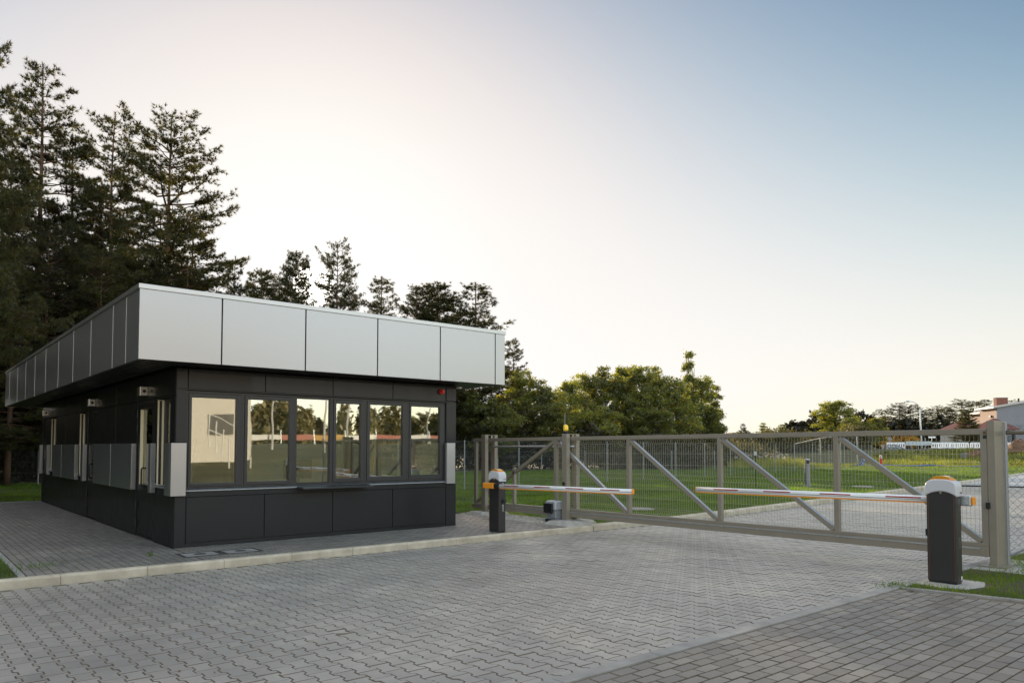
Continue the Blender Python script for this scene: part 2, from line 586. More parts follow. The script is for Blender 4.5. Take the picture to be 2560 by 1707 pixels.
vs = []
x, y, r_ = scatter(LAWN_A, 820000, 10, 13, 80)
clump = 0.75 + 0.5 * np.sin(x * 1.7 + np.sin(y * 1.3) * 2) * np.sin(y * 2.1 + x * 0.4)
vs.append(blades(x, y, np.zeros(len(x)), RNG.uniform(0.025, 0.085, len(x)) * clump.clip(0.5, 1.3), 0.0011 * r_ / 4, 0.9))
x, y, r_ = scatter(LAWN_B, 340000, 10, 9, 40)
vs.append(blades(x, y, np.full(len(x), -0.01), RNG.uniform(0.03, 0.09, len(x)), 0.0011 * r_ / 4, 0.9))
x, y, r_ = scatter(LAWN_C, 240000, 10, 8.5, 18)
k = RNG.uniform(0, 1, len(x)) < (0.35 + 0.65 * (np.sin(x * 2.3 + y) * np.sin(y * 3.1 + 1) > -0.3))
k &= ~((np.abs(x - 5.9) < 0.30) & (np.abs(y + 9.07) < 0.42))
x, y, r_ = x[k], y[k], r_[k]
vs.append(blades(x, y, np.full(len(x), 0.035), RNG.uniform(0.02, 0.075, len(x)), 0.0012 * r_ / 4, 1.1))
v = np.concatenate(vs)
g = np_mesh('grass', v, np.arange(len(v)), 3, M['grass'])
tag(g, 'short green lawn grass beyond the gate and beside the paving', 'grass', kind='stuff')

# ------------------------------------------------------------------ paving
def pavers_mesh(name, outlines, zfun, m, gap=0.005, ch=0.0036, dep=0.02):
    """every outline becomes one chamfered stone; all stones of a surface are one mesh"""
    V, F, MI = [], [], []
    for o in outlines:
        n = len(o)
        b = len(V)
        p = np.array(o)
        e = np.roll(p, -1, 0) - p
        L = np.hypot(e[:, 0], e[:, 1])[:, None]
        nr = np.stack([-e[:, 1], e[:, 0]], 1) / L          # inward for anticlockwise outlines
        def inset(d):
            n0, n1 = np.roll(nr, 1, 0), nr
            k = (n0 + n1) / (1 + (n0 * n1).sum(1))[:, None]
            return p + k * d
        A, B = inset(gap * 0.5), inset(gap * 0.5 + ch)
        dz = RNG.normal(0, 0.0012)
        tx, ty = RNG.normal(0, 0.004, 2)
        c = p.mean(0)
        for q, h in ((A, -dep), (A, -0.0022), (B, 0.0)):
            for x_, y_ in q:
                V.append((x_, y_, zfun(x_, y_) + h + dz + (x_ - c[0]) * tx + (y_ - c[1]) * ty))
        for i in range(n):
            j = (i + 1) % n
            F.append((b + i, b + j, b + n + j, b + n + i))
            F.append((b + n + i, b + n + j, b + 2 * n + j, b + 2 * n + i))
            MI += [1, 1]
        F.append(tuple(b + 2 * n + i for i in range(n)))
        MI.append(0)
    me = bpy.data.meshes.new(name)
    me.from_pydata(V, [], F)
    me.materials.append(m)
    me.materials.append(M['joint'])
    me.polygons.foreach_set('material_index', MI)
    o = bpy.data.objects.new(name, me)
    COL.objects.link(o)
    return structure(o)

def behaton():
    L, W, a, t = 0.206, 0.141, 0.0135, 0.012
    out = []
    i = 0
    x = -9.0
    while x < 36:
        ylo, yhi = -8.74, (-1.78 if x < 7.6 else drive_y(x) - 0.05)
        y = ylo - (L / 2 if i % 2 else 0)
        while y < yhi:
            cy = y + L / 2
            if ylo - 0.05 < cy < yhi and in_view(np.array([x]), np.array([cy]), 12)[0]:
                hw = W / 2
                r_ = [(x + hw + a, y), (x + hw + a, y + L / 4 - t), (x + hw - a, y + L / 4 + t), (x + hw - a, y + 3 * L / 4 - t),
                      (x + hw + a, y + 3 * L / 4 + t), (x + hw + a, y + L)]
                l_ = [(x - hw - a, y + L), (x - hw - a, y + 3 * L / 4 + t), (x - hw + a, y + 3 * L / 4 - t), (x - hw + a, y + L / 4 + t),
                      (x - hw - a, y + L / 4 - t), (x - hw - a, y)]
                out.append(r_ + l_)
            y += L
        x += W
        i += 1
    return out
pavers_mesh('road', behaton(), lambda x, y: road_z(y), M['road'])
v = [(-12, -1.7, road_z(-1.7) - 0.006), (-12, -9, road_z(-9) - 0.006), (36, -9, road_z(-9) - 0.006), (36, 0.8, road_z(0.8) - 0.006), (7.6, -1.7, road_z(-1.7) - 0.006)]
structure(MB().add(v, [(0, 1, 2, 3, 4)]).build('road_bed', M['joint']))
v = [(34, -9, road_z(-9) - 0.004), (80, -9, road_z(-9) - 0.004), (80, 6.8, -0.06), (51.8, 2.75, -0.07), (34, 0.7, -0.09)]
structure(MB().add(v, [(0, 1, 2, 3, 4)]).build('far_road', M['drive']))

def holland(x0, x1, y0, y1, along, ox=0.0, size=(0.2, 0.1)):
    out = []
    a, b = size
    j = 0
    if along == 'x':
        y = y0
        while y < y1 - 0.02:
            x = x0 - (a / 2 if j % 2 else 0)
            while x < x1 - 0.02:
                xa, xb, yb = max(x, x0), min(x + a, x1), min(y + b, y1)
                if xb - xa > 0.03 and in_view(np.array([x]), np.array([y]), 14)[0]:
                    out.append([(xa, y), (xb, y), (xb, yb), (xa, yb)])
                x += a
            y += b
            j += 1
    else:
        x = x0
        while x < x1 - 0.02:
            y = y0 - (a / 2 if j % 2 else 0)
            while y < y1 - 0.02:
                ya, yb, xb = max(y, y0), min(y + a, y1), min(x + b, x1)
                if yb - ya > 0.03 and in_view(np.array([x]), np.array([y]), 14)[0]:
                    out.append([(x, ya), (xb, ya), (xb, yb), (x, yb)])
                y += a
            x += b
            j += 1
    return out
o1 = holland(-2.12, 0.0, -1.60, 13.45, 'y') + holland(0.0, 5.48, -1.60, 0.0, 'x') + holland(5.48, 7.1, -1.60, 13.45, 'x')
pavers_mesh('pavement', o1, lambda x, y: 0.0, M['pave'])
structure(MB().add([(-2.15, -1.65, -0.011), (7.12, -1.65, -0.011), (7.12, 13.5, -0.011), (-2.15, 13.5, -0.011)], [(0, 1, 2, 3)]).build('pavement_bed', M['joint']))
ZS = 0.04
o2 = []
for o in holland(-4.0, 5.20, -13.2, -8.86, 'x', size=(0.205, 0.108)):
    o2.append(o)
o2 += holland(5.28, 5.9, -13.2, -10.0, 'x', size=(0.205, 0.108))
pavers_mesh('sidewalk', [o for o in o2 if o[1][0] < 5.16 + max(0, (-8.9 - o[0][1])) * 0.2], lambda x, y: ZS - 0.004 + (y + 8.86) * -0.004, M['side'], gap=0.009)
structure(MB().add([(-6, -8.84, ZS - 0.016), (-6, -14, ZS + 0.005), (6.2, -14, ZS + 0.005), (5.2, -8.84, ZS - 0.016)], [(0, 1, 2, 3)]).build('sidewalk_bed', M['joint']))

# kerbs
kb = MB()
xk = -13.78
def kerb_y(x):
    return -1.66 - 0.018 * (x + 2)
while xk < 7.4:
    x1 = min(xk + 0.996, 7.62)
    ya, yb = kerb_y(xk), kerb_y(x1)
    prof0 = [(ya + 0.12, -0.25), (ya, -0.25), (ya, -0.02), (ya + 0.02, 0.003), (ya + 0.12, 0.003)]
    prof1 = [(yb + 0.12, -0.25), (yb, -0.25), (yb, -0.02), (yb + 0.02, 0.003), (yb + 0.12, 0.003)]
    vs = [(xk, *p) for p in prof0] + [(x1, *p) for p in prof1]
    kb.add(vs, [(0, 1, 2, 3, 4), (9, 8, 7, 6, 5)] + [(i, (i + 1) % 5, 5 + (i + 1) % 5, 5 + i) for i in range(5)])
    xk += 1.0
kb.build('kerb', M['kerb'], bevel=0.006)['kind'] = 'structure'
kb = MB()
xk = 7.64
while xk < 74:
    x1 = min(xk + 0.99, 74)
    ya, yb = drive_y(xk), drive_y(x1)
    h = 0.003
    z0 = road_z(-1.75)
    vs = [(xk, ya - 0.02, -0.3), (xk, ya, h - 0.02), (xk, ya + 0.12, h + 0.02), (xk, ya + 0.13, -0.3), (x1, yb - 0.02, -0.3), (x1, yb, h - 0.02), (x1, yb + 0.12, h + 0.02), (x1, yb + 0.13, -0.3)]
    kb.add(vs, [(0, 1, 2, 3), (7, 6, 5, 4), (0, 4, 5, 1), (1, 5, 6, 2), (2, 6, 7, 3), (3, 7, 4, 0)])
    xk += 1.0
kb.build('kerb', M['kerb'])['kind'] = 'structure'
ed = MB()
xk = -6.0
while xk < 14:
    ed.box(xk, xk + 0.994, -8.86, -8.74, -0.2, ZS + 0.004)
    xk += 1.0
ed.build('flush_kerb', M['edge'], bevel=0.004)['kind'] = 'structure'
ed = MB()
yk = -8.86
while yk > -14:
    a, b = 5.18 + (-8.86 - yk) * 0.2, 5.18 + (-8.86 - yk + 0.994) * 0.2
    ed.add([(a, yk, ZS + z) for z in (-0.2, 0.008)] + [(a + 0.07, yk, ZS + z) for z in (-0.2, 0.008)] + [(b, yk - 0.994, ZS + z) for z in (-0.2, 0.008)] + [(b + 0.07, yk - 0.994, ZS + z) for z in (-0.2, 0.008)],
           [(0, 1, 3, 2), (4, 6, 7, 5), (1, 5, 7, 3), (0, 2, 6, 4), (0, 4, 5, 1), (2, 3, 7, 6)])
    yk -= 1.0
ed.build('pavement_edging', M['edge'])['kind'] = 'structure'
ed = MB()
yk = -1.5
while yk < 13.4:
    ed.box(-2.21, -2.14, yk, yk + 0.994, -0.2, 0.006)
    yk += 1.0
for i in range(9):
    ed.box(-2.2 + i, -2.2 + i + 0.994, 13.5, 13.57, -0.2, 0.006)
ed.build('pavement_edging', M['edge'])['kind'] = 'structure'

# gravel strip under the gate run-back
n = 5200
gx, gy = RNG.uniform(7.14, 7.86, n), RNG.uniform(-0.95, 2.2, n)
V, F = [], []
for i in range(n):
    s = RNG.uniform(0.008, 0.022)
    b = len(V)
    q = RNG.normal(0, 1, (4, 3))
    q /= np.linalg.norm(q, axis=1)[:, None]
    for k in q:
        V.append((gx[i] + k[0] * s, gy[i] + k[1] * s, 0.004 + s * 0.5 + k[2] * s * 0.7))
    F += [(b, b + 1, b + 2), (b, b + 2, b + 3), (b, b + 3, b + 1), (b + 1, b + 3, b + 2)]
structure(MB().add([(7.1, -1.7, -0.008), (7.88, -1.7, -0.008), (7.88, 2.22, -0.008), (7.1, 2.22, -0.008)], [(0, 1, 2, 3)]).build('gravel_bed', M['gravel']))
tag(MB().add(V, F).build('gravel', M['gravel']), 'pale loose gravel strip beneath the sliding gate frame', 'gravel', kind='stuff')

# small crumbs and dry leaves on the paving
V, F = [], []
for i in range(260):
    x, y = RNG.uniform(-6, 7, 1)[0], RNG.uniform(-11.5, -1.9, 1)[0]
    if i % 5 == 0:
        x, y = RNG.uniform(-1.9, 0, 1)[0], RNG.uniform(-1.5, 6, 1)[0]
    z = (road_z(y) if -8.7 < y < -1.78 else ZS if y < -8.8 else 0) + 0.004
    s = RNG.uniform(0.003, 0.012)
    b = len(V)
    q = RNG.normal(0, 1, (4, 3))
    for k in q:
        V.append((x + k[0] * s, y + k[1] * s, z + abs(k[2]) * s * 0.5))
    F += [(b, b + 1, b + 2), (b, b + 2, b + 3), (b, b + 3, b + 1)]
tag(MB().add(V, F).build('debris', M['dirt']), 'dark crumbs and dry leaf bits on the paving', 'debris', kind='stuff')

# ------------------------------------------------------------------ gatehouse
GL, GD = 5.48, 13.5                       # front length along x, depth along y
FX0, FX1, FY0, FY1, FZ0, FZ1 = -0.735, 6.16, -0.748, 15.75, 2.88, 3.912
house = thing('gatehouse', 'dark flat-roofed gatehouse with deep silver roof fascia and ribbon of windows', 'gatehouse', (GL / 2, GD / 2, 0))

def wall_run(mb, axis, c0, c1, a0, a1, z0, z1, holes):
    """wall slab between c0..c1 across, a0..a1 along, with holes (s,e,zb,zt)"""
    def bx(s, e, zb, zt):
        if e - s > 1e-4 and zt - zb > 1e-4:
            if axis == 'x': mb.box(s, e, c0, c1, zb, zt)
            else: mb.box(c0, c1, s, e, zb, zt)
    p = a0
    for s, e, zb, zt in sorted(holes):
        bx(p, s, z0, z1)
        bx(s, e, z0, zb)
        bx(s, e, zt, z1)
        p = e
    bx(p, a1, z0, z1)

wl = MB()
WT = 2.87
wall_run(wl, 'x', 0.022, 0.24, 0.022, GL - 0.022, 0.0, WT, [(0.16, 5.22, 0.92, 2.51)])
LH = [(0.31, 1.08, 0.95, 2.42), (1.28, 2.38, 0.03, 2.42), (5.80, 6.84, 0.03, 2.42), (7.12, 7.84, 0.95, 2.42), (11.05, 11.98, 0.95, 2.42), (12.14, 13.3, 0.03, 2.42)]
wall_run(wl, 'y', 0.022, 0.24, 0.24, GD, 0.0, WT, LH)
wall_run(wl, 'y', GL - 0.24, GL - 0.022, 0.24, GD, 0.0, WT, [(0.4, 3.0, 0.95, 2.42), (5.0, 7.0, 0.95, 2.42)])  # unseen right wall, openings added to let sunlight into the room
wall_run(wl, 'x', GD - 0.22, GD, 0.24, GL - 0.24, 0.0, WT, [(1.0, 2.4, 0.95, 2.4), (3.2, 4.6, 0.95, 2.4)])  # unseen back wall, its openings also added for sunlight inside
wl.build('wall', M['back'], house)
fl = MB()
fl.box(0.25, GL - 0.25, 0.25, GD - 0.24, 0.01, 0.06)
fl.build('interior_floor', mat('interior_floor', (0.30, 0.29, 0.27), 0.5), house)
M['plaster'] = mat('interior_plaster', (0.62, 0.58, 0.50), 0.9)
it = MB()
it.box(0.25, GL - 0.25, 0.25, GD - 0.24, 2.72, 2.76)
it.box(0.25, 1.6, 4.4, 4.5, 0.06, 2.72)
it.box(2.5, GL - 0.25, 4.4, 4.5, 0.06, 2.72)
it.build('interior_partition', M['plaster'], house)

# front cladding panels: spandrel, lintel, corner piers
def panel(x0, x1, z0, z1, y0=0.0, y1=0.021):
    MB().box(x0 + 0.006, x1 - 0.006, y0, y1, z0 + 0.005, z1 - 0.005).build('cladding_panel', M['clad'], house, bevel=0.003)
lower = [0.18, 1.46, 2.725, 3.98, 5.225]
for a, b in zip(lower, lower[1:]):
    panel(a, b, 0.065, 0.80)
upper = [0.18, 1.45, 2.71, 3.97, 5.215]
for a, b in zip(upper, upper[1:]):
    panel(a, b, 2.535, 2.865)
panel(0.0, 0.18, 0.0, 0.83)
panel(0.0, 0.18, 1.67, 2.525)
panel(0.0, 0.18, 2.535, 2.865)
panel(5.225, GL, 0.0, 0.86)
panel(5.225, GL, 1.69, 2.535)
panel(5.225, GL, 2.545, 2.865)
MB().box(0.18, 5.225, 0.012, 0.0215, 0.0, 0.065).build('plinth', M['clad'], house)
# thin drip line above the windows and sill below
MB().box(0.0, 5.37, -0.02, 0.02, 2.522, 2.534).build('drip_strip', M['frame'], house)
MB().prism([(0.06, 0.93), (-0.035, 0.902), (-0.035, 0.893), (0.06, 0.893)], 0, 0.17, 5.215).build('window_sill', M['zinc'], house)
MB().box(0.17, 5.215, -0.012, 0.021, 0.80, 0.893).build('sill_band', M['clad'], house, bevel=0.003)
MB().prism([(-0.30, 0.868), (-0.30, 0.892), (-0.004, 0.915), (-0.036, 0.868)], 0, 2.03, 3.41).build('counter_shelf', M['frame'], house, bevel=0.003)

# window ribbon
wins = [(0.17, 1.075, 0.25, 0.97, 1.015, 2.405), (1.075, 2.00, 1.16, 1.90, 1.02, 2.41), (2.00, 2.70, 2.04, 2.655, 0.975, 2.46),
        (2.70, 3.39, 2.79, 3.295, 1.035, 2.405), (3.39, 4.325, 3.485, 4.21, 1.045, 2.41), (4.325, 5.215, 4.405, 5.09, 1.06, 2.41)]
for x0, x1, a, b, z0, z1 in wins:
    fr = MB()
    y0, y1 = 0.03, 0.10
    Z0, Z1 = 0.93, 2.508
    fr.box(x0, x0 + 0.032, y0, y1, Z0, Z1).box(x1 - 0.032, x1, y0, y1, Z0, Z1)
    fr.box(x0 + 0.032, x1 - 0.032, y0, y1, Z0, Z0 + 0.032).box(x0 + 0.032, x1 - 0.032, y0, y1, Z1 - 0.032, Z1)
    w_ = fr.build('window', M['frame'], house, bevel=0.003)
    fixed = (z1 > 2.45)
    sx0, sx1, sz0, sz1 = x0 + 0.035, x1 - 0.035, Z0 + 0.035, Z1 - 0.035
    sh = MB()
    ya, yb = (0.04, 0.095) if fixed else (0.018, 0.085)
    sh.box(sx0, a, ya, yb, sz0, sz1).box(b, sx1, ya, yb, sz0, sz1).box(a, b, ya, yb, sz0, z0).box(a, b, ya, yb, z1, sz1)
    sh.build('sash', M['frame'], w_, bevel=0.004)
    MB().box(a - 0.004, b + 0.004, 0.060, 0.064, z0 - 0.004, z1 + 0.004).build('pane', M['glass'], w_)
    for xx in (x0 + 0.2, x1 - 0.2):
        if not fixed:
            MB().box(xx - 0.02, xx + 0.02, 0.008, 0.03, Z0 + 0.006, Z0 + 0.02).build('drain_cap', M['black'], w_)

M['reveal'] = mat('cream_reveal', (0.72, 0.60, 0.38), 0.45)
# left side: cladding, doors, windows
def lpanel(y0, y1, z0, z1, m='clad', name='cladding_panel', x0=0.0, x1=0.021):
    return MB().box(x0, x1, y0 + 0.005, y1 - 0.005, z0 + 0.005, z1 - 0.005).build(name, M[m], house, bevel=0.003)
spans = [(0.0, 1.26), (2.40, 4.10), (4.10, 5.79), (6.86, 7.9), (7.9, 9.68), (9.68, 11.02), (11.02, 12.11), (13.31, 13.5)]
for a, b in spans:
    a2 = 0.022 if a == 0 else a
    lpanel(a2, b, 0.0, 0.82)
for a, b in [(0.022, 0.30), (1.09, 1.27), (2.40, 4.10), (4.10, 5.79), (6.86, 7.11), (7.85, 9.68), (9.68, 11.04), (12.0, 12.12), (13.31, 13.5)]:
    lpanel(a, b, 0.825, 2.43)
for a, b in [(0.022, 2.40), (2.40, 4.10), (4.10, 5.79), (5.79, 7.9), (7.9, 9.68), (9.68, 11.02), (11.02, 13.5)]:
    lpanel(a, b, 2.435, 2.865)
for k, (y0, y1) in enumerate([(0.31, 1.08), (7.12, 7.84), (11.05, 11.98)]):
    fr = MB()
    fr.box(0.11, 0.18, y0, y0 + 0.07, 0.95, 2.42).box(0.11, 0.18, y1 - 0.07, y1, 0.95, 2.42)
    fr.box(0.11, 0.18, y0 + 0.07, y1 - 0.07, 0.95, 1.02).box(0.11, 0.18, y0 + 0.07, y1 - 0.07, 2.35, 2.42)
    w_ = fr.build('window', M['frame'], house, bevel=0.004)
    MB().box(0.14, 0.144, y0 + 0.066, y1 - 0.066, 1.016, 2.354).build('pane', M['glass'], w_)
    MB().box(0.008, 0.108, y1 - 0.016, y1 - 0.001, 0.95, 2.40).build('reveal', M['reveal'], w_, bevel=0.003)
    MB().box(0.03, 0.07, y1 - 0.022, y1 - 0.0165, 0.96, 2.39).build('reveal_rail', M['frame'], w_)
    MB().box(-0.045, 0.11, y0, y1, 0.925, 0.945).build('sill', M['zinc'], w_)
    MB().tube([(-0.035, y0 + 0.05, 0.975), (-0.035, y1 - 0.05, 0.975)], 0.008, 6).build('guard_rail', M['steel'], w_)
def door(y0, y1, glazed):
    fr = MB()
    fr.box(0.03, 0.10, y0, y0 + 0.05, 0.03, 2.42).box(0.03, 0.10, y1 - 0.05, y1, 0.03, 2.42).box(0.03, 0.10, y0 + 0.05, y1 - 0.05, 2.37, 2.42)
    d = fr.build('door', M['frame'], house, bevel=0.003)
    lf = MB()
    a, b = y0 + 0.055, y1 - 0.055
    if glazed:
        lf.box(0.015, 0.075, a, a + 0.10, 0.04, 2.365).box(0.015, 0.075, b - 0.10, b, 0.04, 2.365)
        lf.box(0.015, 0.075, a + 0.10, b - 0.10, 0.04, 0.92).box(0.015, 0.075, a + 0.10, b - 0.10, 2.29, 2.365)
        MB().box(0.066, 0.070, a + 0.096, b - 0.096, 0.916, 2.294).build('pane', M['glass'], d)
        MB().box(0.012, 0.064, b - 0.112, b - 0.101, 0.93, 2.28).build('glazing_bead', M['reveal'], d)
    else:
        lf.box(0.015, 0.075, a, b, 0.04, 2.365)
    lf.build('door_leaf', M['clad'], d, bevel=0.003)
    hy = a + 0.45 if glazed else a + 0.42
    MB().tube([(0.015, hy, 0.91), (-0.05, hy, 0.91), (-0.06, hy, 0.93), (-0.06, hy, 1.21), (-0.05, hy, 1.23), (0.015, hy, 1.23)], 0.014, 8).build('handle', M['black'], d, smooth=True)
    for zz in (0.22, 0.55, 1.95, 2.2):
        MB().tube([(-0.006, b + 0.02, zz - 0.06), (-0.006, b + 0.02, zz + 0.06)], 0.014, 8).build('hinge', M['black'], d)
door(1.28, 2.38, True)
door(5.80, 6.84, False)
door(12.14, 13.3, False)

# projecting silver band at sill height
def silver(x0, x1, y0, y1, z0=0.825, z1=1.665):
    MB().box(x0, x1, y0, y1, z0, z1).build('silver_panel', M['silver'], house, bevel=0.003)
silver(-0.08, 0.15, -0.08, -0.003)
silver(-0.08, -0.003, 0.001, 0.28)
silver(-0.085, -0.003, 1.10, 1.25)
silver(-0.085, -0.003, 2.41, 4.075)
silver(-0.085, -0.003, 4.095, 5.76)
silver(-0.085, -0.003, 6.88, 7.10)
silver(-0.085, -0.003, 7.87, 9.67)
silver(-0.085, -0.003, 9.69, 11.0)
silver(-0.085, -0.003, 11.99, 12.12)
silver(-0.085, -0.003, 13.33, 13.5)
silver(5.19, 5.40, -0.08, -0.003, 0.865, 1.69)

# roof: fascia panels, coping, soffit, deck
fx = [FX0, 0.45, 1.83, 3.20, 4.56, 5.91, FX1]
for a, b in zip(fx, fx[1:]):
    ga, gb = (0 if a == FX0 else 0.011), (0 if b == FX1 else 0.011)
    MB().box(a + ga, b - gb, FY0, FY0 + 0.03, FZ0, FZ1).build('fascia_panel', M['silver'], house, bevel=0.002)
fy = [FY0 + 0.031, 0.05, 0.94, 2.68, 4.36, 6.06, 7.78, 9.47, 11.15, 12.85, 14.69, FY1]
for a, b in zip(fy, fy[1:]):
    MB().box(FX0, FX0 + 0.03, a + (0 if a == fy[0] else 0.012), b - 0.012, FZ0, FZ1).build('fascia_panel', M['silver'], house, bevel=0.002)
    MB().box(FX1 - 0.03, FX1, a + (0 if a == fy[0] else 0.012), b - 0.012, FZ0, FZ1).build('fascia_panel', M['silver'], house, bevel=0.002)
MB().box(FX0 + 0.035, FX1 - 0.035, FY1 - 0.03, FY1, FZ0, FZ1).build('fascia_panel', M['silver'], house)
for yy in fy[1:-1]:                         # bright cover strips standing in the side joints
    MB().box(FX0 - 0.004, FX0 + 0.028, yy - 0.0105, yy + 0.0105, FZ0, FZ1 - 0.003).build('joint_strip', M['coping'], house)
MB().box(FX0 + 0.031, FX1 - 0.031, FY0 + 0.031, FY1 - 0.031, FZ0 + 0.03, FZ1 - 0.02).build('roof_core', M['back'], house)
cp = MB()
cp.box(FX0 - 0.018, FX1 + 0.018, FY0 - 0.018, FY0 + 0.30, FZ1 + 0.001, 3.985)
cp.box(FX0 - 0.018, FX0 + 0.30, FY0 + 0.30, FY1 + 0.018, FZ1 + 0.001, 3.985)
cp.box(FX1 - 0.30, FX1 + 0.018, FY0 + 0.30, FY1 + 0.018, FZ1 + 0.001, 3.985)
cp.box(FX0 + 0.30, FX1 - 0.30, FY1 - 0.30, FY1 + 0.018, FZ1 + 0.001, 3.985)
cp.build('coping', M['coping'], house, bevel=0.004)
MB().box(FX0 + 0.302, FX1 - 0.302, FY0 + 0.302, FY1 - 0.302, FZ1 - 0.018, 3.95).build('roof_deck', M['roof'], house)
so = MB()
xx = FX0 + 0.04
while xx < FX1 - 0.14:
    so.box(xx, xx + 0.085, FY0 + 0.035, -0.004, FZ0 + 0.002, FZ0 + 0.026)
    if xx < -0.14:
        so.box(xx, xx + 0.085, 0.0, FY1 - 0.04, FZ0 + 0.002, FZ0 + 0.026)
    if xx > GL + 0.02:
        so.box(xx, xx + 0.085, 0.0, FY1 - 0.04, FZ0 + 0.002, FZ0 + 0.026)
    xx += 0.1
so.build('soffit', M['soffit'], house)

for y0 in (1.70, 6.10, 12.5):               # box lamps over the doors
    l_ = MB().box(-0.13, -0.001, y0, y0 + 0.20, 2.505, 2.665).build('wall_lamp', M['steel'], house, bevel=0.006)
    MB().tube([(-0.06, y0 - 0.004, 2.585), (-0.06, y0 + 0.01, 2.585)], 0.03, 14).build('lamp_lens', M['black'], l_)
s_ = MB().tube([(5.09, 0.0, 2.73), (5.09, -0.05, 2.73)], 0.055, 16).build('alarm_siren', M['siren'], house, bevel=0.006)
MB().tube([(5.09, -0.05, 2.73), (5.09, -0.10, 2.73)], [0.042, 0.034], 14).build('siren_horn', M['siren'], s_)
MB().box(5.50, 5.58, -0.06, 0.06, 2.815, 2.85).build('floodlight', M['white'], house, bevel=0.004)
for yy in (0.30, 4.35):
    MB().box(-0.006, -0.001, yy - 0.03, yy + 0.03, 0.06, 0.20).build('vent_cover', M['black'], house, bevel=0.002)

# things inside the gatehouse that show through the glass
M['curtain'] = leaf_mat('curtain_cloth', (0.62, 0.55, 0.40), (0.66, 0.58, 0.44), (0.70, 0.62, 0.47), 0.45, (1.1, 1.1, 1.0))
def curtain(x0, x1, y, z0, z1, along, label):
    n = 26
    v = []
    for i in range(n + 1):
        t = i / n
        a = x0 + (x1 - x0) * t
        d = 0.03 * math.sin(t * 18) + 0.012 * math.sin(t * 41)
        for zz, k in ((z0, 1.25), ((z0 + z1) / 2, 1.0), (z1, 0.55)):
            v.append((a, y + d * k, zz) if along == 'x' else (y + d * k, a, zz))
    f = [(i * 3 + j, i * 3 + j + 1, i * 3 + j + 4, i * 3 + j + 3) for i in range(n) for j in range(2)]
    o = MB().add(v, f).build('curtain', M['curtain'], smooth=True)
    so_ = o.modifiers.new('thick', 'SOLIDIFY')
    so_.thickness = 0.004
    tag(o, label, 'curtain', 'curtains inside the gatehouse')
curtain(2.84, 3.22, 0.30, 1.0, 2.5, 'x', 'beige curtain gathered behind the narrow casement window above the counter shelf')
curtain(3.55, 3.78, 0.32, 1.0, 2.5, 'x', 'slim beige curtain behind the wide casement right of the counter shelf')
curtain(0.62, 0.95, 0.28, 0.98, 2.42, 'y', 'beige curtain in the side window nearest the front corner')
curtain(1.9, 2.26, 0.30, 0.6, 2.32, 'y', 'beige curtain behind the glazed entrance door')
curtain(7.25, 7.70, 0.28, 0.98, 2.42, 'y', 'beige curtain in the side window past the plain door')
curtain(11.2, 11.7, 0.28, 0.98, 2.42, 'y', 'beige curtain in the last side window')
dk = thing('desk', 'pale desk running behind the front windows inside the gatehouse', 'desk', (3.2, 0.75, 0.06))
MB().box(1.9, 4.9, 0.42, 1.1, 0.86, 0.89).build('desktop', mat('desk_laminate', (0.55, 0.52, 0.46), 0.3), dk, bevel=0.004)
for xx in (1.95, 3.4, 4.8):
    MB().box(xx, xx + 0.05, 0.47, 1.05, 0.06, 0.859).build('leg', M['zinc'], dk)
mo = thing('monitor', 'black computer monitor on the desk inside the gatehouse', 'monitor', (2.45, 0.85, 0.89))
MB().box(2.17, 2.73, 0.88, 0.92, 1.0, 1.36).build('screen', M['black'], mo, bevel=0.006)
MB().box(2.42, 2.48, 0.86, 0.94, 0.905, 1.0).build('stand', M['black'], mo)
MB().box(2.33, 2.57, 0.80, 0.98, 0.89, 0.905).build('foot', M['black'], mo)

# ------------------------------------------------------------------ lettering helper
def lettering(text, size, m, parent, matrix, name='lettering'):
    cu = bpy.data.curves.new(name, 'FONT')
    cu.body = text
    cu.size = size
    cu.extrude = 0.0008
    cu.space_character = 1.15
    t = bpy.data.objects.new(name, cu)
    COL.objects.link(t)
    dg = bpy.context.evaluated_depsgraph_get()
    me = bpy.data.meshes.new_from_object(t.evaluated_get(dg))
    bpy.data.objects.remove(t)
    bpy.data.curves.remove(cu)
    me.transform(matrix)
    me.materials.clear()
    me.materials.append(m)
    o = bpy.data.objects.new(name, me)
    COL.objects.link(o)
    o.parent = parent
    if parent.type == 'EMPTY':
        o.matrix_parent_inverse = Matrix.Translation(-Vector(parent.location))
    return o

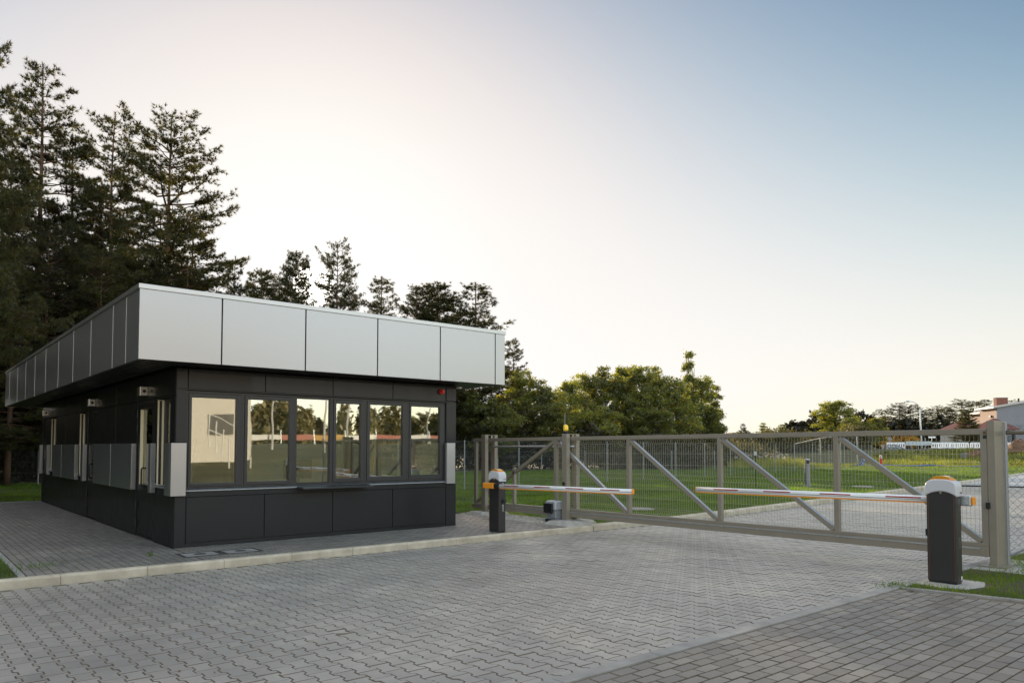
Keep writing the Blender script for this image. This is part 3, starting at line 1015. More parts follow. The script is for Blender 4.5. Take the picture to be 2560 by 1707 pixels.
# ------------------------------------------------------------------ road barriers
def barrier(label, x0, x1, y0, y1, zb, hc, ax, arm_dir, near):
    """cabinet x0..x1, y0..y1 standing on zb with shoulder height hc above it; arm along y at x = ax"""
    yc, xc = (y0 + y1) / 2, (x0 + x1) / 2
    b = thing('road_barrier', label, 'barrier', (xc, yc, zb), 0, 'road barriers at the gate')
    MB().box(x0, x1, y0, y1, zb + 0.015, zb + hc + 0.07).build('cabinet', M['cab'], b, bevel=0.012, segs=3)
    MB().box(x0 + 0.01, x1 - 0.01, y0 + 0.01, y1 - 0.01, zb - 0.02, zb + 0.015).build('base_plate', M['black'], b)
    for yy in (y0 + 0.022, y1 - 0.022):
        MB().box(x0 - 0.0015, x0 + 0.004, yy - 0.0012, yy + 0.0012, zb + 0.03, zb + hc - 0.01).build('trim', M['trim'], b)
    wy = (y1 - y0) / 2 + 0.012
    top = hc + 0.165
    prof = []
    for i in range(13):                     # lower edge arches up over the cabinet front
        t = -1 + 2 * i / 12
        prof.append((yc + t * wy, zb + hc - 0.035 + 0.06 * max(0, math.cos(t * math.pi / 2)) ** 0.8 * (abs(t) < 0.98)))
    for i in range(25):                     # full, softly squared crown
        t = i / 24 * math.pi
        prof.append((yc + wy * math.copysign(abs(math.cos(t)) ** 0.62, math.cos(t)), zb + top - 0.125 + 0.125 * math.sin(t) ** 0.62))
    MB().prism(prof, 0, x0 - 0.012, x1 + 0.012).build('cap', M['cap'], b, bevel=0.018, segs=3)
    pr = [(yc - 0.105, zb + top - 0.02)]
    for i in range(13):
        t = math.pi - i / 12 * math.pi
        pr.append((yc + 0.105 * math.cos(t), zb + top - 0.012 + 0.052 * math.sin(t) ** 0.9))
    pr.append((yc + 0.105, zb + top - 0.02))
    MB().prism(pr, 0, xc - 0.06, xc + 0.06).build('lamp_dome', M['amber'], b, bevel=0.02, segs=4)
    pr2 = [(yc - 0.115, zb + top - 0.02), (yc - 0.115, zb + top + 0.002), (yc + 0.115, zb + top + 0.002), (yc + 0.115, zb + top - 0.02)]
    MB().prism(pr2, 0, xc - 0.065, xc + 0.065).build('lamp_base', M['orange'], b)
    MB().tube([(x0 - 0.004, yc, zb + hc + 0.012), (x0 + 0.004, yc, zb + hc + 0.012)], 0.012, 14).build('lock', M['steel'], b)
    # arm
    az = zb + hc - 0.08 if not near else zb + hc - 0.105
    ys, ye = (y0 - 0.10, y0 - 0.10 - 3.24) if near else (y1 - 0.02, y1 + 3.36)
    z0, z1 = az, az + 0.045 if near else az - 0.03
    if not near: z0 += 0.0
    s = 1 if ye > ys else -1
    def armprof(z):
        p = []
        for i in range(16):
            t = 2 * math.pi * i / 16
            cx, cz = math.cos(t), math.sin(t)
            p.append((ax + 0.026 * math.copysign(abs(cx) ** 0.6, cx), z + 0.037 * math.copysign(abs(cz) ** 0.6, cz)))
        return p
    def seg(p0, p1, m, name, par, pr):
        n = len(pr(0))
        vs = [(p[0], p0[0], p[1]) for p in pr(p0[1])] + [(p[0], p1[0], p[1]) for p in pr(p1[1])]
        return MB().add(vs, [tuple(range(n)), tuple(range(n, 2 * n))[::-1]] + [(i, (i + 1) % n, n + (i + 1) % n, n + i) for i in range(n)]).build(name, m, par)
    arm = seg((ys, z0), (ye, z1), M['armw'], 'arm', b, armprof)
    for p in arm.data.polygons: p.use_smooth = len(p.vertices) == 4
    at_y = lambda y: z0 + (z1 - z0) * (y - ys) / (ye - ys)
    def strip(dx0, dx1, dz0, dz1):
        return lambda z: [(ax + dx0, z + dz0), (ax + dx1, z + dz0), (ax + dx1, z + dz1), (ax + dx0, z + dz1)]
    seg((ys, z0), (ye, z1), M['orange'], 'bumper_strip', arm, strip(-0.014, 0.014, -0.05, -0.034))
    seg((ys, z0), (ye, z1), M['armgroove'], 'groove', arm, strip(-0.0275, -0.02, -0.014, -0.004))
    L = abs(ye - ys)
    starts = [0.17, 1.0, 1.80, 2.59] if near else [0.15, 1.0, 1.83, 2.65]
    for st in starts:
        a, c = ys + s * st, ys + s * (st + 0.41)
        seg((a, at_y(a)), (c, at_y(c)), M['red'], 'reflector_stripe', arm, strip(-0.0285, -0.02, 0.004, 0.018))
    seg((ye, z1), (ye + s * 0.018, z1), M['orange'], 'end_cap', arm, lambda z: [(ax + (p - ax) * 1.12, z + (q - z) * 1.12) for p, q in armprof(z)]).modifiers.new('b', 'BEVEL').width = 0.006
    # bracket
    if near:
        MB().box(ax - 0.045, ax + 0.03, y0 + 0.03, y1 + 0.04, z0 - 0.055, z0 + 0.05).build('arm_bracket', M['orange'], b, bevel=0.012)
        MB().box(ax - 0.035, ax + 0.03, y0 - 0.12, y0 + 0.03, z0 - 0.047, z0 + 0.046).build('bracket_collar', M['black'], b, bevel=0.008)
        MB().box(ax + 0.03, x0 + 0.002, yc - 0.05, yc + 0.05, z0 - 0.05, z0 + 0.05).build('hub', M['black'], b, bevel=0.006)
    else:
        MB().box(ax - 0.03, ax + 0.045, y0 - 0.09, y1 - 0.03, z0 - 0.06, z0 + 0.06).build('arm_bracket', M['zinc'], b, bevel=0.012)
        MB().box(ax - 0.025, ax + 0.045, y0 - 0.12, y0 - 0.09, z0 - 0.045, z0 + 0.045).build('bracket_end', M['orange'], b, bevel=0.008)
        MB().box(x1 - 0.002, ax - 0.03, yc - 0.05, yc + 0.05, z0 - 0.05, z0 + 0.05).build('hub', M['black'], b)
        MB().box(ax - 0.02, ax + 0.02, y1 - 0.03, y1 + 0.05, z0 - 0.075, z0 - 0.04).build('bracket_wedge', M['orange'], b)
    # vertical brand lettering on the face towards -y, and the small one on the cap
    mats = lambda x_, z_: Matrix(((0, -1, 0, x_), (0, 0, -1, y0 - 0.0005), (1, 0, 0, z_), (0, 0, 0, 1))) @ Matrix.Identity(4)
    xm = xc + 0.03
    lettering('CAME', 0.044, M['white'] if near else M['lettergrey'], b, mats(xm, zb + (0.395 if near else 0.40)))
    lettering('CAME', 0.044, M['white'] if near else M['lettergrey'], b, mats(xm, zb + (0.81 if near else 0.835)))
    lettering('CAME', 0.022, M['black'], b, Matrix(((1, 0, 0, x1 - 0.07), (0, 0, -1, y0 - 0.0135), (0, 1, 0, zb + hc + 0.005), (0, 0, 0, 1))))
    # photo sensor
    if near:
        MB().box(xc - 0.005, xc + 0.065, y0 - 0.035, y0 - 0.001, zb + 0.55, zb + 0.625).build('photocell', M['black'], b, bevel=0.006)
    else:
        MB().box(xc - 0.03, xc + 0.03, y1 + 0.001, y1 + 0.035, zb + 0.52, zb + 0.60).build('photocell', M['black'], b, bevel=0.006)
        MB().box(x1 - 0.05, x1 - 0.01, y0 - 0.001, y0 + 0.004, zb + 0.04, zb + 0.085).build('rating_plate', M['cap'], b)
    return b
M['trim'] = mat('dull_orange_trim', (0.25, 0.08, 0.02), 0.5)
M['amber'] = mat('amber_lens', (0.62, 0.27, 0.02), 0.15, coat=0.5)
M['lettergrey'] = mat('faint_lettering', (0.20, 0.20, 0.20), 0.5)
barrier('slim dark boom barrier on the pavement beside the gatehouse, white arm mounted in front', 5.33, 5.49, -1.595, -1.285, 0.0, 0.985, 5.25, -1, True)
barrier('dark boom barrier on the grass by the gate closing post, arm mounted behind', 5.81, 5.97, -9.225, -8.91, 0.05, 1.02, 6.03, 1, False)
tag(MB().add([(x, y, z) for z in (-0.1, 0.048) for x, y in ((5.62, -8.84), (5.55, -9.12), (5.66, -9.36), (5.98, -9.44), (6.28, -9.36), (6.30, -9.05), (6.14, -8.80))], [tuple(range(7))[::-1], tuple(range(7, 14))] + [(i, (i + 1) % 7, 7 + (i + 1) % 7, 7 + i) for i in range(7)]).build('concrete_pad', M['concrete'], bevel=0.02), 'rough concrete pad sunk in grass under the barrier near the closing post', 'concrete pad')

# ------------------------------------------------------------------ sliding gate
GX0, GX1 = 7.605, 7.685
def gb(y): return 0.11 + (2.24 - y) * 0.0053
def gt(y): return 1.818 + (2.24 - y) * 0.0028
gate = thing('sliding_gate', 'long beige grey cantilever sliding gate with wire mesh closing the road', 'gate', (7.645, -3.4, 0.1))
def rail(y0, y1, zf, h0, h1, x0, x1, name, m, bev=0.005):
    vs = []
    for y in (y0, y1):
        z = zf(y)
        vs += [(x0, y, z + h0), (x1, y, z + h0), (x1, y, z + h1), (x0, y, z + h1)]
    return MB().add(vs, [(0, 1, 2, 3), (7, 6, 5, 4), (0, 4, 5, 1), (1, 5, 6, 2), (2, 6, 7, 3), (3, 7, 4, 0)]).build(name, m, gate, bevel=bev)
YL, YR = 2.24, -8.99
rail(YR, YL, gt, -0.075, 0.0, GX0, GX1, 'top_rail', M['gate'])
rail(YR, YL, gb, 0.0, 0.125, GX0 - 0.03, GX1 + 0.03, 'bottom_beam', M['gate'], 0.008)
rail(YR + 0.02, 1.0, gb, 0.125, 0.175, GX0 - 0.005, GX1 + 0.005, 'lower_rail', M['gate'])
rail(YR + 0.1, YL, gb, 0.094, 0.112, GX0 - 0.036, GX0 - 0.028, 'track_lip', M['zinc'], 0)
ups = [(2.16, 0.125), (-0.71, 0.125), (-2.79, 0.125), (-4.87, 0.125), (-6.95, 0.125), (-8.95, 0.125)]
for y, z in ups:
    MB().box(GX0 + 0.002, GX1 - 0.002, y - 0.04, y + 0.04, gb(y) + 0.12, gt(y) - 0.07).build('upright', M['gate'], gate, bevel=0.005)
MB().box(GX0 + 0.005, GX1 - 0.005, 0.66, 0.73, gb(0.7) + 0.12, 1.14).build('upright', M['gate'], gate, bevel=0.005)
def brace(ya, za, yb, zb, m):
    MB().bar((7.645, ya, za), (7.645, yb, zb), 0.07, 0.07).build('brace', m, gate, bevel=0.004)
for a, b in ((-0.71, -2.79), (-2.79, -4.87), (-4.87, -6.95), (-6.95, -8.95)):
    brace(a - 0.05, gt(a) - 0.10, b + 0.05, gb(b) + 0.19, M['gate'])
    # bare zinc upper edge of the brace
    p, q = Vector((7.645, a - 0.05, gt(a) - 0.10)), Vector((7.645, b + 0.05, gb(b) + 0.19))
    d = (q - p).normalized()
    up = Vector((1, 0, 0)).cross(d) * -1
    if up.z < 0: up = -up
    MB().bar(p + up * 0.037, q + up * 0.037, 0.066, 0.003, up=up).build('brace_edge', M['zinc'], gate)
brace(-0.66, gt(-0.7) - 0.10, 2.10, gb(2.1) + 0.16, M['gate'])
# welded mesh with folded beads
def bead(z, y):
    lo, hi = gb(y) + 0.17, gt(y) - 0.075
    return lo, hi
wm = MB()
y = -0.78
while y > -8.9:
    lo, hi = bead(0, y)
    xw = 7.70
    k = 0.03
    zs = [(lo, 0), (lo + 0.03, 0), (lo + 0.065, k), (lo + 0.10, 0), (0.985, 0), (1.03, k), (1.075, 0), (hi - 0.085, 0), (hi - 0.045, k), (hi - 0.005, 0)]
    wm.tube([(xw - 0.03 + dx, y, z) for z, dx in zs], 0.0025, 4, cap=False)
    y -= 0.0515
for z in (0.985, 1.075, 1.26, 1.475, 0.62, 0.80, 0.44):
    wm.tube([(7.672, -0.70, z + 0.0), (7.672, -8.95, z + 0.035)], 0.003, 4, cap=False)
for dz in (0.03, 0.10):
    wm.tube([(7.672, -0.70, bead(0, -0.7)[0] + dz), (7.672, -8.95, bead(0, -8.95)[0] + dz)], 0.0024, 4, cap=False)
for dz in (0.085, 0.005):
    wm.tube([(7.672, -0.70, bead(0, -0.7)[1] - dz), (7.672, -8.95, bead(0, -8.95)[1] - dz)], 0.0024, 4, cap=False)
wm.build('wire_mesh', M['wire'], gate)
MB().tube([(7.70, 1.55, 1.62), (7.70, -1.2, 1.625)], 0.022, 10).build('guide_tube', M['zinc'], gate, smooth=True)
for k in range(14):
    y = 0.5 - k * 0.68
    MB().box(GX0 - 0.0375, GX0 - 0.035, y - 0.012, y + 0.012, gb(y) + 0.090, gb(y) + 0.116).build('bolt', M['steel'], gate)

# guide portals
def portal(y, xf, xb, zt, label, zb=0.05):
    p = thing('guide_portal', label, 'gate post', ((xf + xb) / 2, y, zb), 0, 'guide portals of the sliding gate')
    MB().box(xf, xf + 0.10, y - 0.075, y + 0.075, zb, zt).build('post', M['gate'], p, bevel=0.006)
    MB().box(xb, xb + 0.10, y - 0.075, y + 0.075, zb, zt).build('post', M['gate'], p, bevel=0.006)
    MB().box(xf + 0.101, xb - 0.001, y - 0.05, y + 0.05, zt - 0.012, zt).build('top_plate', M['gate'], p)
    for x in (xf + 0.13, xb - 0.03):
        MB().tube([(x, y, zt - 0.10), (x, y, zt - 0.02)], 0.018, 12).build('guide_roller', M['steel'], p)
    MB().box(xf - 0.03, xb + 0.13, y - 0.10, y + 0.10, zb - 0.005, zb + 0.008).build('foot_plate', M['gate'], p)
    return p
portal(1.655, 7.47, 7.76, 1.905, 'plain guide portal at the far left end of the sliding gate')
p2 = portal(-1.14, 7.47, 7.76, 1.89, 'guide portal beside the gate motor, carrying the yellow warning light')
MB().box(7.44, 7.47, -1.16, -1.11, 0.80, 0.87).build('photocell', M['black'], p2, bevel=0.005)
def frustum(x0, x1, y0, y1, z0, z1, k):
    vs = [(x0, y0, z0), (x1, y0, z0), (x1, y1, z0), (x0, y1, z0), (x0 + k, y0 + k, z1), (x1 - k, y0 + k, z1), (x1 - k, y1 - k, z1), (x0 + k, y1 - k, z1)]
    return MB().add(vs, [(0, 3, 2, 1), (4, 5, 6, 7), (0, 1, 5, 4), (1, 2, 6, 5), (2, 3, 7, 6), (3, 0, 4, 7)])
tag(frustum(7.02, 8.1, -1.62, -0.88, -0.05, 0.075, 0.13).build('concrete_footing', M['concrete'], bevel=0.01), 'sloped concrete footing under the portal with the warning light', 'footing', 'footings of the guide portals')
tag(frustum(7.12, 8.1, 1.30, 2.02, -0.05, 0.075, 0.13).build('concrete_footing', M['concrete'], bevel=0.01), 'sloped concrete footing under the plain portal at the left gate end', 'footing', 'footings of the guide portals')

bc = thing('warning_beacon', 'yellow flashing beacon with thin aerial on top of the gate portal', 'warning light', (7.52, -1.14, 1.89))
MB().lathe([(0.045, 0.0), (0.052, 0.03), (0.052, 0.062)], (7.52, -1.14, 1.891), 16).build('base', M['black'], bc)
M['beacon'] = mat('yellow_lens', (0.95, 0.62, 0.02), 0.25, coat=0.4)
MB().lathe([(0.054, 0.062), (0.056, 0.10), (0.052, 0.155), (0.040, 0.185), (0.012, 0.195)], (7.52, -1.14, 1.891), 18).build('lens', M['beacon'], bc, smooth=True)
MB().tube([(7.545, -1.09, 1.90), (7.545, -1.09, 2.34)], 0.003, 5).build('aerial', M['zinc'], bc)

mt = thing('gate_motor', 'grey sliding gate motor with black cover on a low plinth', 'gate motor', (7.45, -0.86, 0.0))
MB().box(7.32, 7.58, -1.02, -0.70, 0.0, 0.085).build('plinth', M['black'], mt, bevel=0.012)
MB().box(7.29, 7.60, -1.05, -0.67, 0.086, 0.098).build('base_plate', M['zinc'], mt)
MB().box(7.34, 7.56, -1.00, -0.71, 0.099, 0.26).build('gearbox', mat('motor_grey', (0.30, 0.31, 0.32), 0.4, 0.3), mt, bevel=0.015)
MB().box(7.33, 7.57, -1.01, -0.69, 0.261, 0.465).build('cover', mat('motor_cover', (0.42, 0.44, 0.46), 0.35, 0.2), mt, bevel=0.04, segs=4)
MB().box(7.285, 7.328, -0.955, -0.68, 0.205, 0.415).build('front_cover', M['black'], mt, bevel=0.018, segs=3)
MB().tube([(7.30, -0.87, 0.17), (7.335, -0.87, 0.17)], 0.022, 12).build('release_lock', M['steel'], mt)

# closing post at the right
cpst = thing('closing_post', 'thick beige grey channel post where the sliding gate closes', 'gate post', (7.8, -9.05, 0.06))
cpm = MB()
cpm.box(7.60, 7.685, -9.085, -8.995, 0.06, 1.955)
cpm.box(7.685, 7.95, -9.085, -9.070, 0.06, 1.955)
cpm.box(7.685, 7.95, -9.010, -8.995, 0.06, 1.955)
cpm.build('post', M['gate'], cpst, bevel=0.004)
MB().box(7.95, 7.985, -9.11, -8.99, 0.06, 1.945).build('backing_post', M['zinc'], cpst, bevel=0.004)
MB().box(7.52, 8.06, -9.19, -8.90, 0.045, 0.062).build('foot_plate', M['gate'], cpst)
MB().box(7.575, 7.60, -9.02, -8.97, 0.80, 0.88).build('photocell', M['black'], cpst, bevel=0.004)
MB().tube([(7.62, -8.985, 1.80), (7.62, -8.955, 1.80)], 0.026, 14).build('catch_roller', M['dirt'], cpst)
MB().box(7.60, 7.70, -8.994, -8.95, 1.72, 1.765).build('catch_bracket', M['black'], cpst)

# ------------------------------------------------------------------ chain-link fences
def chain_mesh(mb, p, q, z0, z1, cell, r_):
    """woven wire: two sets of slanted wires across the panel p-q"""
    p, q = Vector((*p, 0)), Vector((*q, 0))
    L = (q - p).length
    d = (q - p) / L
    H = z1 - z0
    nrm = Vector((-d.y, d.x, 0)) * r_
    t = -H
    while t < L:
        for sgn in (1, -1):
            a0, a1 = t, t + H
            za, zb = (z0, z1) if sgn > 0 else (z1, z0)
            s0, s1 = max(a0, 0), min(a1, L)
            if s1 - s0 > 0.02:
                f0, f1 = (s0 - a0) / H, (s1 - a0) / H
                P, Q = p + d * s0, p + d * s1
                P = Vector((P.x, P.y, za + (zb - za) * f0)) + nrm * sgn
                Q = Vector((Q.x, Q.y, za + (zb - za) * f1)) + nrm * sgn
                mb.tube([P, Q], r_, 3, cap=False)
        t += cell
def fence(label, pts, h, cell=0.085, wr=0.0016, spacing=3.0, post_r=0.022, group='chain-link fences', rails=True, slope=None):
    f = thing('chain_link_fence', label, 'fence', (pts[0][0], pts[0][1], 0), 0, group)
    wires = MB()
    mesh = MB()
    for (a, b) in zip(pts, pts[1:]):
        L = math.dist(a, b)
        n = max(1, round(L / spacing))
        for i in range(n + 1):
            if i == n and b != pts[-1]:
                continue
            x, y = a[0] + (b[0] - a[0]) * i / n, a[1] + (b[1] - a[1]) * i / n
            MB().tube([(x, y, -0.05), (x, y, h + 0.04)], post_r, 8).build('post', M['postgrey'], f)
        for zz in (0.06, h * 0.36, h * 0.68, h - 0.01):
            wires.tube([(a[0], a[1], zz), (b[0], b[1], zz)], 0.0026, 4, cap=False)
        chain_mesh(mesh, a, b, 0.04, h, cell, wr)
    wires.build('tension_wire', M['chain'], f)
    mesh.build('chain_mesh', M['chain'], f)
    return f
fence('chain-link fence crossing the lawn behind the sliding gate', [(7.0, 9.6), (13.2, 10.2), (58.0, 15.0)], 1.85, cell=0.10, wr=0.0017, spacing=3.0)
fence('low chain-link fence along the dark thicket at the back of the lawn', [(15.0, 40.2), (42.0, 19.0)], 1.36, cell=0.12, wr=0.0018, spacing=3.1, post_r=0.026)
fence('chain-link fence in front of the pine wood left of the gatehouse', [(-18, 23.3), (1.44, 25.27), (6.5, 25.8)], 1.42, cell=0.10, wr=0.0017, spacing=3.0, post_r=0.03)
fr = fence('short run of coarse chain-link fence beside the closing post', [(7.97, -9.10), (7.97, -11.2)], 1.90, cell=0.10, wr=0.0022, spacing=2.1, post_r=0.024)
MB().tube([(7.97, -9.12, 1.80), (7.97, -11.2, 1.80)], 0.03, 10).build('top_rail', M['gate'], fr, smooth=True)
MB().box(7.95, 7.99, -9.16, -9.11, 1.775, 1.83).build('clamp', M['black'], fr)
MB().tube([(7.97, -9.12, 0.17), (7.97, -9.30, 0.28)], 0.016, 8).build('turnbuckle', M['zinc'], fr)
tag(MB().box(7.3, 8.6, -9.6, -8.86, -0.1, 0.043).build('concrete_pad', M['concrete'], bevel=0.02), 'flat concrete pad under the gate closing post', 'concrete pad')

# ------------------------------------------------------------------ manhole covers
def manhole(x0, x1, y0, y1, label):
    m = thing('manhole_cover', label, 'manhole cover', ((x0 + x1) / 2, (y0 + y1) / 2, 0), 0, 'manhole covers in the pavement')
    f = MB()
    t = 0.045
    f.box(x0, x1, y0, y0 + t, -0.02, 0.006).box(x0, x1, y1 - t, y1, -0.02, 0.006).box(x0, x0 + t, y0 + t, y1 - t, -0.02, 0.006).box(x1 - t, x1, y0 + t, y1 - t, -0.02, 0.006)
    f.build('frame', mat('cast_iron', (0.05, 0.047, 0.045), 0.6), m)
    MB().box(x0 + t + 0.006, x1 - t - 0.006, y0 + t + 0.006, y1 - t - 0.006, -0.02, 0.0045).build('lid', M['edge'], m)
    c = ((x0 + x1) / 2, (y0 + y1) / 2)
    MB().lathe([(0.085, 0.0), (0.085, 0.003), (0.05, 0.0032)], (c[0], c[1], 0.0046), 20).build('grip', mat('grip_iron', (0.06, 0.055, 0.05), 0.6), m)
manhole(-0.16, 0.41, -1.15, -0.68, 'square manhole cover in the pavement, the one nearer the gatehouse corner')
manhole(0.43, 1.0, -1.19, -0.72, 'square manhole cover in the pavement, the one nearer the windows')

# ------------------------------------------------------------------ trees
def tufts(centres, dirs, n, ln, wd, rng, spread=1.0):
    """needle tufts: n thin triangles fanning out of each centre"""
    m = len(centres)
    c = np.repeat(centres, n, 0)
    d = rng.normal(0, 1, (m * n, 3)) * spread + np.repeat(dirs, n, 0) * 0.9
    d /= np.linalg.norm(d, axis=1)[:, None]
    s = rng.normal(0, 1, (m * n, 3))
    s -= (s * d).sum(1)[:, None] * d
    s /= np.linalg.norm(s, axis=1)[:, None]
    L = ln * rng.uniform(0.6, 1.25, (m * n, 1))
    W = wd * rng.uniform(0.7, 1.3, (m * n, 1))
    v = np.empty((m * n, 3, 3))
    v[:, 0] = c - s * W - d * L * 0.15
    v[:, 1] = c + s * W - d * L * 0.15
    v[:, 2] = c + d * L
    return v.reshape(-1, 3)

def leaves(centres, size, rng):
    m = len(centres)
    d = rng.normal(0, 1, (m, 3))
    d /= np.linalg.norm(d, axis=1)[:, None]
    s = rng.normal(0, 1, (m, 3))
    s -= (s * d).sum(1)[:, None] * d
    s /= np.linalg.norm(s, axis=1)[:, None]
    L = size * rng.uniform(0.6, 1.4, (m, 1))
    W = L * rng.uniform(0.35, 0.6, (m, 1))
    v = np.empty((m, 4, 3))
    v[:, 0] = centres - d * L
    v[:, 1] = centres + s * W
    v[:, 2] = centres + d * L
    v[:, 3] = centres - s * W
    return v.reshape(-1, 3)

def pine(seed, H=19.0, R0=3.2, bare=0.30, tip=0.5, dens=1.0, young=False):
    rng = np.random.default_rng(seed)
    root = thing('pine_tree', 'pine', 'pine tree')
    tr = MB()
    n = 12
    bend = rng.normal(0, 0.018 * H, 2)
    axis = lambda t: Vector((bend[0] * math.sin(t * 2.2) * t, bend[1] * math.sin(t * 1.7 + 1) * t, H * t))
    r0 = 0.0105 * H
    tr.tube([axis(i / n) for i in range(n + 1)], [r0 * (1 - 0.93 * i / n) + 0.008 for i in range(n + 1)], 8)
    cs, ds = [], []
    z = bare * H
    step = (0.50 if not young else 0.46) * H / 19
    while z < H * 0.985:
        t = z / H
        u = (t - bare) / (1 - bare)
        if young:
            prof = (1 - u) ** 0.62 * 1.0 + 0.04
        else:
            prof = (min(1, 0.65 + u * 2.2)) * (1 - u) ** (0.50 + tip * 0.3) + 0.06
        k = rng.integers(4, 7)
        a0 = rng.uniform(0, 2 * math.pi)
        for i in range(k):
            if rng.uniform() < (0.10 if young else 0.16):
                continue
            a = a0 + 2 * math.pi * i / k + rng.normal(0, 0.35)
            L = R0 * prof * rng.uniform(0.55, 1.22)
            rise = (0.45 * u + 0.02 + rng.normal(0, 0.12)) if not young else (0.35 + rng.normal(0, 0.10))
            p0 = axis(t)
            pts = [p0]
            m = 5
            for j in range(1, m + 1):
                f = j / m
                pts.append(p0 + Vector((math.cos(a) * L * f, math.sin(a) * L * f, L * (rise * f + 0.20 * f * f - 0.10 * f))) + Vector(rng.normal(0, 0.03 * L, 3)))
            tr.tube(pts, [max(0.006, 0.020 * L * (1 - 0.85 * j / m)) for j in range(m + 1)], 4, cap=False)
            nb = max(5, int(38 * L / R0 * dens))
            for q in range(nb):
                f = rng.uniform(0.25 if young else 0.38, 1.0)
                jj = min(m - 1, int(f * m))
                P = pts[jj].lerp(pts[jj + 1], f * m - jj)
                sa = a + rng.choice((-1, 1)) * rng.uniform(0.35, 1.2)
                sl = L * 0.42 * (1.12 - f) + 0.22
                e = P + Vector((math.cos(sa) * sl, math.sin(sa) * sl, sl * rng.uniform(-0.10, 0.45)))
                if L > 1.0 and q % 2 == 0:
                    tr.tube([P, e], [0.010, 0.004], 3, cap=False)
                nt = max(2, int(sl / 0.17))
                for g_ in range(nt):
                    h = (g_ + 0.6) / nt
                    c = P.lerp(e, h) + Vector(rng.normal(0, 0.05, 3))
                    cs.append(c)
                    ds.append((e - P).normalized() * 0.7 + Vector((0, 0, 0.55)))
            cs.append(pts[-1]); ds.append(Vector((math.cos(a), math.sin(a), 0.6)))
        z += step * rng.uniform(0.75, 1.25)
    for i in range(6):
        cs.append(axis(1) - Vector((0, 0, i * 0.10))); ds.append(Vector((0, 0, 1.2)))
    tr.build('trunk', M['bark_pine'], root, smooth=True)
    v = tufts(np.array(cs), np.array(ds), 18, 0.19, 0.014, rng, 0.8)
    np_mesh('crown', v, np.arange(len(v)), 3, M['needle'], root)
    return root

def leafy(seed, H=9.5, R0=2.7, n_lobes=16, nleaf=18000, size=0.105, base=0.12, m='leafA', thin=False, name='leafy_tree', cat='tree'):
    rng = np.random.default_rng(seed)
    root = thing(name, 'tree', cat)
    tr = MB()
    top = Vector((rng.normal(0, .3), rng.normal(0, .3), H * 0.8))
    tr.tube([(0, 0, 0), (0.05, 0.03, H * 0.25), top * 0.6, top], [0.015 * H, 0.012 * H, 0.007 * H, 0.02], 7)
    lobes = []
    for i in range(n_lobes):
        u = (i + 0.5) / n_lobes
        zc = H * (base + 0.10 + (0.80 - base) * u)
        w_ = R0 * (math.sin(math.pi * min(1, 0.22 + 0.72 * u)) ** 0.8) * (0.35 if thin else 0.72)
        a = i * 2.4 + rng.uniform(-.5, .5)
        r_ = w_ * rng.uniform(0.35, 1.05)
        c = Vector((math.cos(a) * r_, math.sin(a) * r_, zc + rng.normal(0, .03 * H)))
        rad = R0 * rng.uniform(0.26, 0.48) * (0.7 if thin else 1) * (1 - 0.35 * u)
        lobes.append((c, rad))
        s = Vector((0, 0, max(0.15 * H, zc - 0.9 * r_ - 0.5)))
        tr.tube([s, s.lerp(c, 0.5) + Vector((0, 0, 0.1)), c], [0.05, 0.03, 0.012], 5, cap=False)
        for q in range(3):
            e = c + Vector(rng.normal(0, 1, 3)).normalized() * rad * 0.95
            tr.tube([c, e], [0.012, 0.004], 3, cap=False)
    tr.build('trunk', M['bark'], root, smooth=True)
    tot = sum(r ** 2 for _, r in lobes)
    pts = []
    for c, r_ in lobes:
        k = int(nleaf * r_ ** 2 / tot)
        ns = max(6, int(k / 26))                       # sprays: leaves come in clusters
        d = rng.normal(0, 1, (ns, 3))
        d /= np.linalg.norm(d, axis=1)[:, None]
        rr = r_ * (rng.uniform(0.40, 1.1, (ns, 1)) ** 0.7 + (rng.uniform(0, 1, (ns, 1)) > 0.86) * rng.uniform(0.1, 0.5, (ns, 1)))
        sc = np.array(c) + d * rr * np.array([1.1, 1.1, 0.85])
        idx = rng.integers(0, ns, k)
        pts.append(sc[idx] + rng.normal(0, 0.16, (k, 3)) * np.array([1, 1, 0.75]))
    p = np.concatenate(pts)
    p[:, 2] = np.maximum(p[:, 2], 0.05)
    v = leaves(p, size, rng)
    np_mesh('crown', v, np.arange(len(v)), 4, M[m], root)
    return root

used = set()
def plant(proto, px, py, depth, label, group, wf=1.0, base_h=None, rz=None):
    """stands a tree at a bearing and distance; its top reaches the height measured there"""
    H = PROTO_H[proto.name]
    x, y = at(px, depth)
    z = terrain(x, y) - 0.05
    top = hz(py, depth)
    s = (top - z) / H
    sc = (s * wf, s * wf, s)
    rz = random.uniform(0, 6.28) if rz is None else rz
    if proto.name not in used:
        used.add(proto.name)
        proto.location = (x, y, z); proto.rotation_euler = (0, 0, rz); proto.scale = sc
        proto['label'] = label; proto['group'] = group
        return proto
    return copy_tree(proto, (x, y, z), rz, sc, label, group)

